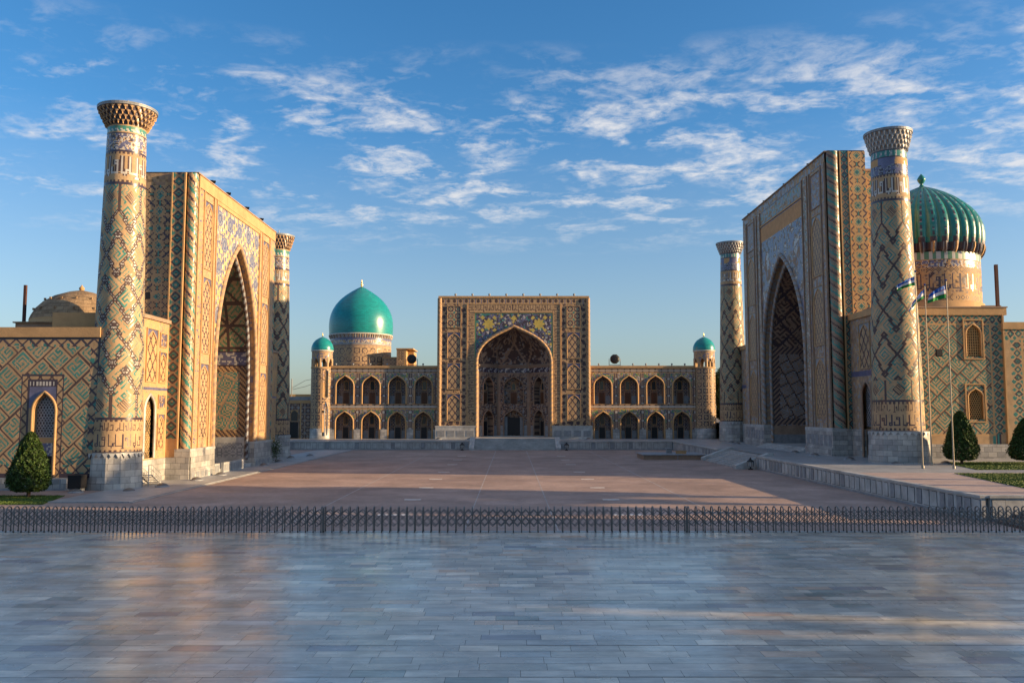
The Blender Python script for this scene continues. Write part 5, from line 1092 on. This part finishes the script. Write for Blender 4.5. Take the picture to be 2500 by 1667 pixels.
# floodlights on the side portals
def flood(x,y,z,label,group,s):
    t=thing('portal_floodlight',label,'floodlight',(x,y,z),group); g=G(); g.tube([(x,y,z),(x,y,z+0.4)],0.04,BK,5); g.box(x-0.12,x+0.12,y-0.16,y+0.16,z,z+0.06,BK); g.build('stand',t)
    g=G(); g.box(x-0.14,x+0.18,y-0.2,y+0.2,z+0.24,z+0.48,BK); g.tube([(x+s*0.18,y,z+0.36),(x+s*0.32,y,z+0.33)],0.15,BK,8,rr=[0.13,0.17]); g.build('lamp_head',t); return t
f0=None
for i,y in enumerate((88.3,93.2,99.9,105.8)):
    lb='%s black floodlight from the camera on top of the left portal'%ORD[i]
    if f0 is None: f0=flood(-31.5,y,30.35,lb,'floodlights on the left portal',1)
    else: copy_tree(f0,(-31.5,y,30.35),label=lb)
for i,y in enumerate((106.8,116.4,125.9,134.2)):
    c_=copy_tree(f0,(38.1,y,37.7),label='%s small floodlight from the camera on top of the right portal'%ORD[i],rotz=math.pi); c_['group']='floodlights on the right portal'
# flat ground lights at the feet of the buildings
def gl(x,y,z,label):
    t=thing('ground_light',label,'ground light',(x,y,z),'dark domed ground lights'); g=G(); g.lathe([(0.62,0.0),(0.62,0.06),(0.5,0.1)],(x,y,z),20,GM); g.build('ring',t)
    g=G(); g.lathe([(0.5,0.09),(0.42,0.2),(0.2,0.3),(0.01,0.33)],(x,y,z),20,ST); g.build('cover',t); return t
GLS=[(-35.6,70.6,0.0,'domed ground light in front of the black equipment box by the near left minaret'),(-31.5,71.2,0.0,'domed ground light at the foot of the near left minaret, plaza side'),
 (-30.3,75.0,0.1,'domed ground light between the white metal stairs and the plaza'),(-29.9,82.0,0.1,'domed ground light at the sunlit corner column of the left portal'),(-29.9,88.7,0.1,'domed ground light at the near jamb of the left arch'),
 (-29.9,104.3,0.1,'domed ground light at the far pier of the left portal'),(-30.2,112.2,0.1,'domed ground light at the far corner of the left portal, beside a small plant'),(-31.2,122.0,0.1,'domed ground light just before the far left minaret'),(-29.8,127.5,0.1,'domed ground light on the plaza side of the far left minaret'),
 (36.6,142.9,TZ,'domed ground light in front of the far right minaret'),(36.0,136.8,TZ,'domed ground light at the far corner of the right portal'),(35.4,107.3,TZ,'domed ground light at the near jamb of the right arch'),(35.4,100.3,TZ,'domed ground light at the spiral corner column of the right portal'),
 (36.0,91.5,TZ,'domed ground light outside the dark doorway of the right wing'),(37.2,83.2,TZ,'domed ground light at the foot of the near right minaret'),(42.4,84.0,TZ,'domed ground light between the near right minaret and the second flagpole'),
 (-13.6,YF-2.6,TZ,'domed ground light below the left end of the central portal'),(-7.8,YF-2.6,TZ,'domed ground light left of the central arch'),(8.8,YF-2.6,TZ,'domed ground light right of the central arch'),(14.6,YF-2.6,TZ,'domed ground light below the right end of the central portal')]
g0=None
for x,y,z,lb in GLS:
    if g0 is None: g0=gl(x,y,z,lb)
    else: copy_tree(g0,(x,y,z),label=lb)
# stair lanterns
def lantern(x,y,z,label):
    t=thing('lantern',label,'lantern',(x,y,z),'dark stair lanterns'); g=G(); g.lathe([(0.28,0),(0.28,0.12),(0.08,0.16),(0.08,0.3),(0.3,0.36)],(x,y,z),8,BK,False); g.build('foot',t)
    g=G(); g.lathe([(0.3,0.36),(0.36,0.9)],(x,y,z),8,PM,False); g.build('glass',t); g=G(); g.lathe([(0.42,0.9),(0.40,0.98),(0.12,1.2),(0.12,1.28),(0.01,1.4)],(x,y,z),8,BK,False)
    for k in range(8): a=k*math.pi/4; g.tube([(x+0.3*math.cos(a),y+0.3*math.sin(a),z+0.36),(x+0.37*math.cos(a),y+0.37*math.sin(a),z+0.9)],0.03,BK,4)
    g.build('cap',t); return t
l0=lantern(-8.5,148.9,0,'black lantern on the plaza at the left side of the broad central stairs')
copy_tree(l0,(9.6,148.9,0),label='black lantern on the plaza at the right side of the broad central stairs')
copy_tree(l0,(27.4,98.6,0),label='black lantern at the near side wall of the right stairs, against the panelled wall')
t=thing('potted_plant','small green shrub at the far corner of the left portal','plant',(-30.6,111.6,0.1)); g=G(); g.tube([(-30.6,111.6,0.1),(-30.6,111.6,2.2)],0.04,0,5); g.build('stem',t,mats=['bark'])
c=np.array([-30.6,111.6,1.9])+RNG.normal(size=(500,3))*np.array([0.3,0.3,0.75]); V_,F_,C_=leaves(c,0.11,np.array([0.05,0.08,0.03])*RNG.uniform(.6,1.5,(500,1))); g=G(); g._add(V_,F_,0,np.zeros((500,4,2))); g.build('foliage',t,mats=['leaf'],tint=C_)
# flagpoles with waving flags
mat('flag_blue',(0.01,0.10,0.42),0.7,0.2,0.05); mat('flag_white',(0.75,0.75,0.75),0.7,0.2,0.05); mat('flag_green',(0.01,0.22,0.05),0.7,0.2,0.05); mat('flag_red',(0.5,0.02,0.02),0.7,0.2,0.05); mat('pole_paint',(0.34,0.28,0.20),0.35,0.5,0.05)
def flagpole(label,x,y,ztop,dr,drop,Ln,Hf,seed):
    t=thing('flagpole',label,'flagpole',(x,y,TZ),'flagpoles on the right terrace'); g=G(); g.tube([(x,y,TZ),(x,y,TZ+5),(x,y,ztop)],0.07,0,10,rr=[0.075,0.06,0.035]); g.lathe([(0.13,0),(0.13,0.25),(0.075,0.3)],(x,y,TZ),12,0); g.build('pole',t,mats=['pole_paint'])
    g=G(); g.lathe([(0.02,0),(0.09,0.08),(0.09,0.14),(0.01,0.22)],(x,y,ztop),8,0); g.build('ball',t,mats=['gold'])
    nu,nv=60,36; s=np.linspace(0,1,nu+1); q=np.linspace(0,1,nv+1); S,Q=np.meshgrid(s,q,indexing='ij')
    X=x-0.07+dr*Ln*S*0.92; Z=ztop-0.35-Hf*Q*(1-0.18*S)-drop*(0.45*S+0.55*S**1.6)*(1-0.25*Q); Yy=y+0.16*np.sin(S*9+seed+Q*1.8)*S**0.5+0.10*np.sin(S*17+seed*2-Q*3)*S
    P=np.stack([X,Yy,Z],-1); sc=(s[:-1]+s[1:])/2; qc=(q[:-1]+q[1:])/2; A,B=np.meshgrid(sc,qc,indexing='ij'); M=np.where(B<0.325,0,np.where(B<0.35,3,np.where(B<0.65,1,np.where(B<0.675,3,2))))
    r=np.hypot((A-0.11)*2,(B-0.165)); r2=np.hypot((A-0.128)*2,(B-0.165)); M=np.where((r<0.11)&(r2>0.095),1,M)
    for rr_ in range(3):
        for kk in range(3+rr_): M=np.where(np.hypot((A-(0.40-0.055*(kk)))*2,(B-(0.07+0.09*rr_)))<0.026,1,M)
    g.grid(P,M,None,True); g.build('flag',t,mats=['flag_blue','flag_white','flag_green','flag_red']); return t
flagpole('leftmost flagpole, its blue white and green flag blowing across the near right minaret',37.1,77.6,19.3,-1,0.9,1.85,0.85,0.3)
flagpole('middle flagpole, standing farther back with its flag drooping steeply',40.27,82.4,18.8,-1,2.1,1.75,0.85,1.7)
flagpole('rightmost flagpole, its flag hanging before the drum of the ribbed dome',39.6,77.0,18.4,-1,0.9,1.75,1.2,2.9)
# folding gates
GY=36.85
def gate(label,x0,x1,pitch,lean=0):
    t=thing('folding_gate',label,'folding gate',((x0+x1)/2,GY,ZM),'folding metal gates across the platform edge'); n=int(round((x1-x0)/pitch)); p=(x1-x0)/n; H=1.07; D=0.36; r=0.026
    arr=None
    for i in range(n+1):
        x=x0+i*p
        if arr is None:
            g=G(); pts=[(x,GY-D/2,ZM+0.0),(x,GY-D/2,ZM+H-0.12)]+[(x,GY-D/2*math.cos(a),ZM+H-0.12+0.12*math.sin(a)) for a in (0.5,1.05,1.57,2.09,2.64)]+[(x,GY+D/2,ZM+H-0.12),(x,GY+D/2,ZM)]
            g.tube(pts,r,ST,6); arr=g.build('frame',t)
            wl=G(); [wl.tube([(x-0.02,GY+s_*D/2,ZM+0.045),(x+0.02,GY+s_*D/2,ZM+0.045)],0.04,BK,8) for s_ in (-1,1)]; arr_w=wl.build('wheel',arr)
        else:
            c=arr.copy(); COL.objects.link(c); c.parent=t; c.matrix_parent_inverse=arr.matrix_parent_inverse.copy(); c.location=(x-x0,0,0)
            wc=arr_w.copy(); COL.objects.link(wc); wc.parent=c; wc.matrix_parent_inverse=arr_w.matrix_parent_inverse.copy()
    for s_ in (-1,1):
        g=G(); yy=GY+s_*(D/2-0.0)
        for i in range(n):
            xm=x0+i*p; a=0.30; zt_,zb_=ZM+0.93,ZM+0.27; hm=(zt_-zb_)/4
            for k in range(2):    # rising and falling bars, crossing at every post and half-way
                zc=zb_+hm+2*hm*k
            A=[((xm,zb_+hm),(xm+p,zb_+3*hm)),((xm,zb_+3*hm),(xm+p,zb_+hm)),((xm,zb_+3*hm),(xm+p/2,zt_)),((xm+p/2,zt_),(xm+p,zb_+3*hm)),((xm,zb_+hm),(xm+p/2,zb_)),((xm+p/2,zb_),(xm+p,zb_+hm))]
            for (xa,za),(xb,zb2) in A: 
                o_=0.022*s_
                g.tube([(xa,yy+o_,za),(xb,yy+o_,zb2)],0.017,ST,4,smooth=False)
        g.build('lattice',t)
    return t
gate('left folding gate section, its hooped posts seen open, from the left edge',-21.7,-8.05,0.325)
gate('middle folding metal gate section, straight ahead at the edge of the marble floor',-7.93,7.42,0.35)
gate('right folding metal gate section, in front of the terrace corner',7.54,23.2,0.335)
for i,(x) in enumerate((-7.99,7.48)):
    g=G(); g.box(x-0.018,x+0.018,GY-0.19,GY+0.19,ZM+0.06,ZM+0.10,ST); g.tube([(x,GY-0.17,ZM+0.0),(x,GY-0.17,ZM+1.06),(x,GY+0.17,ZM+1.06),(x,GY+0.17,ZM+0.0)],0.02,ST,6)
    g.build('gate_post',label=('double steel post joining the left and middle gate sections','double steel post joining the middle and right gate sections')[i],category='post')
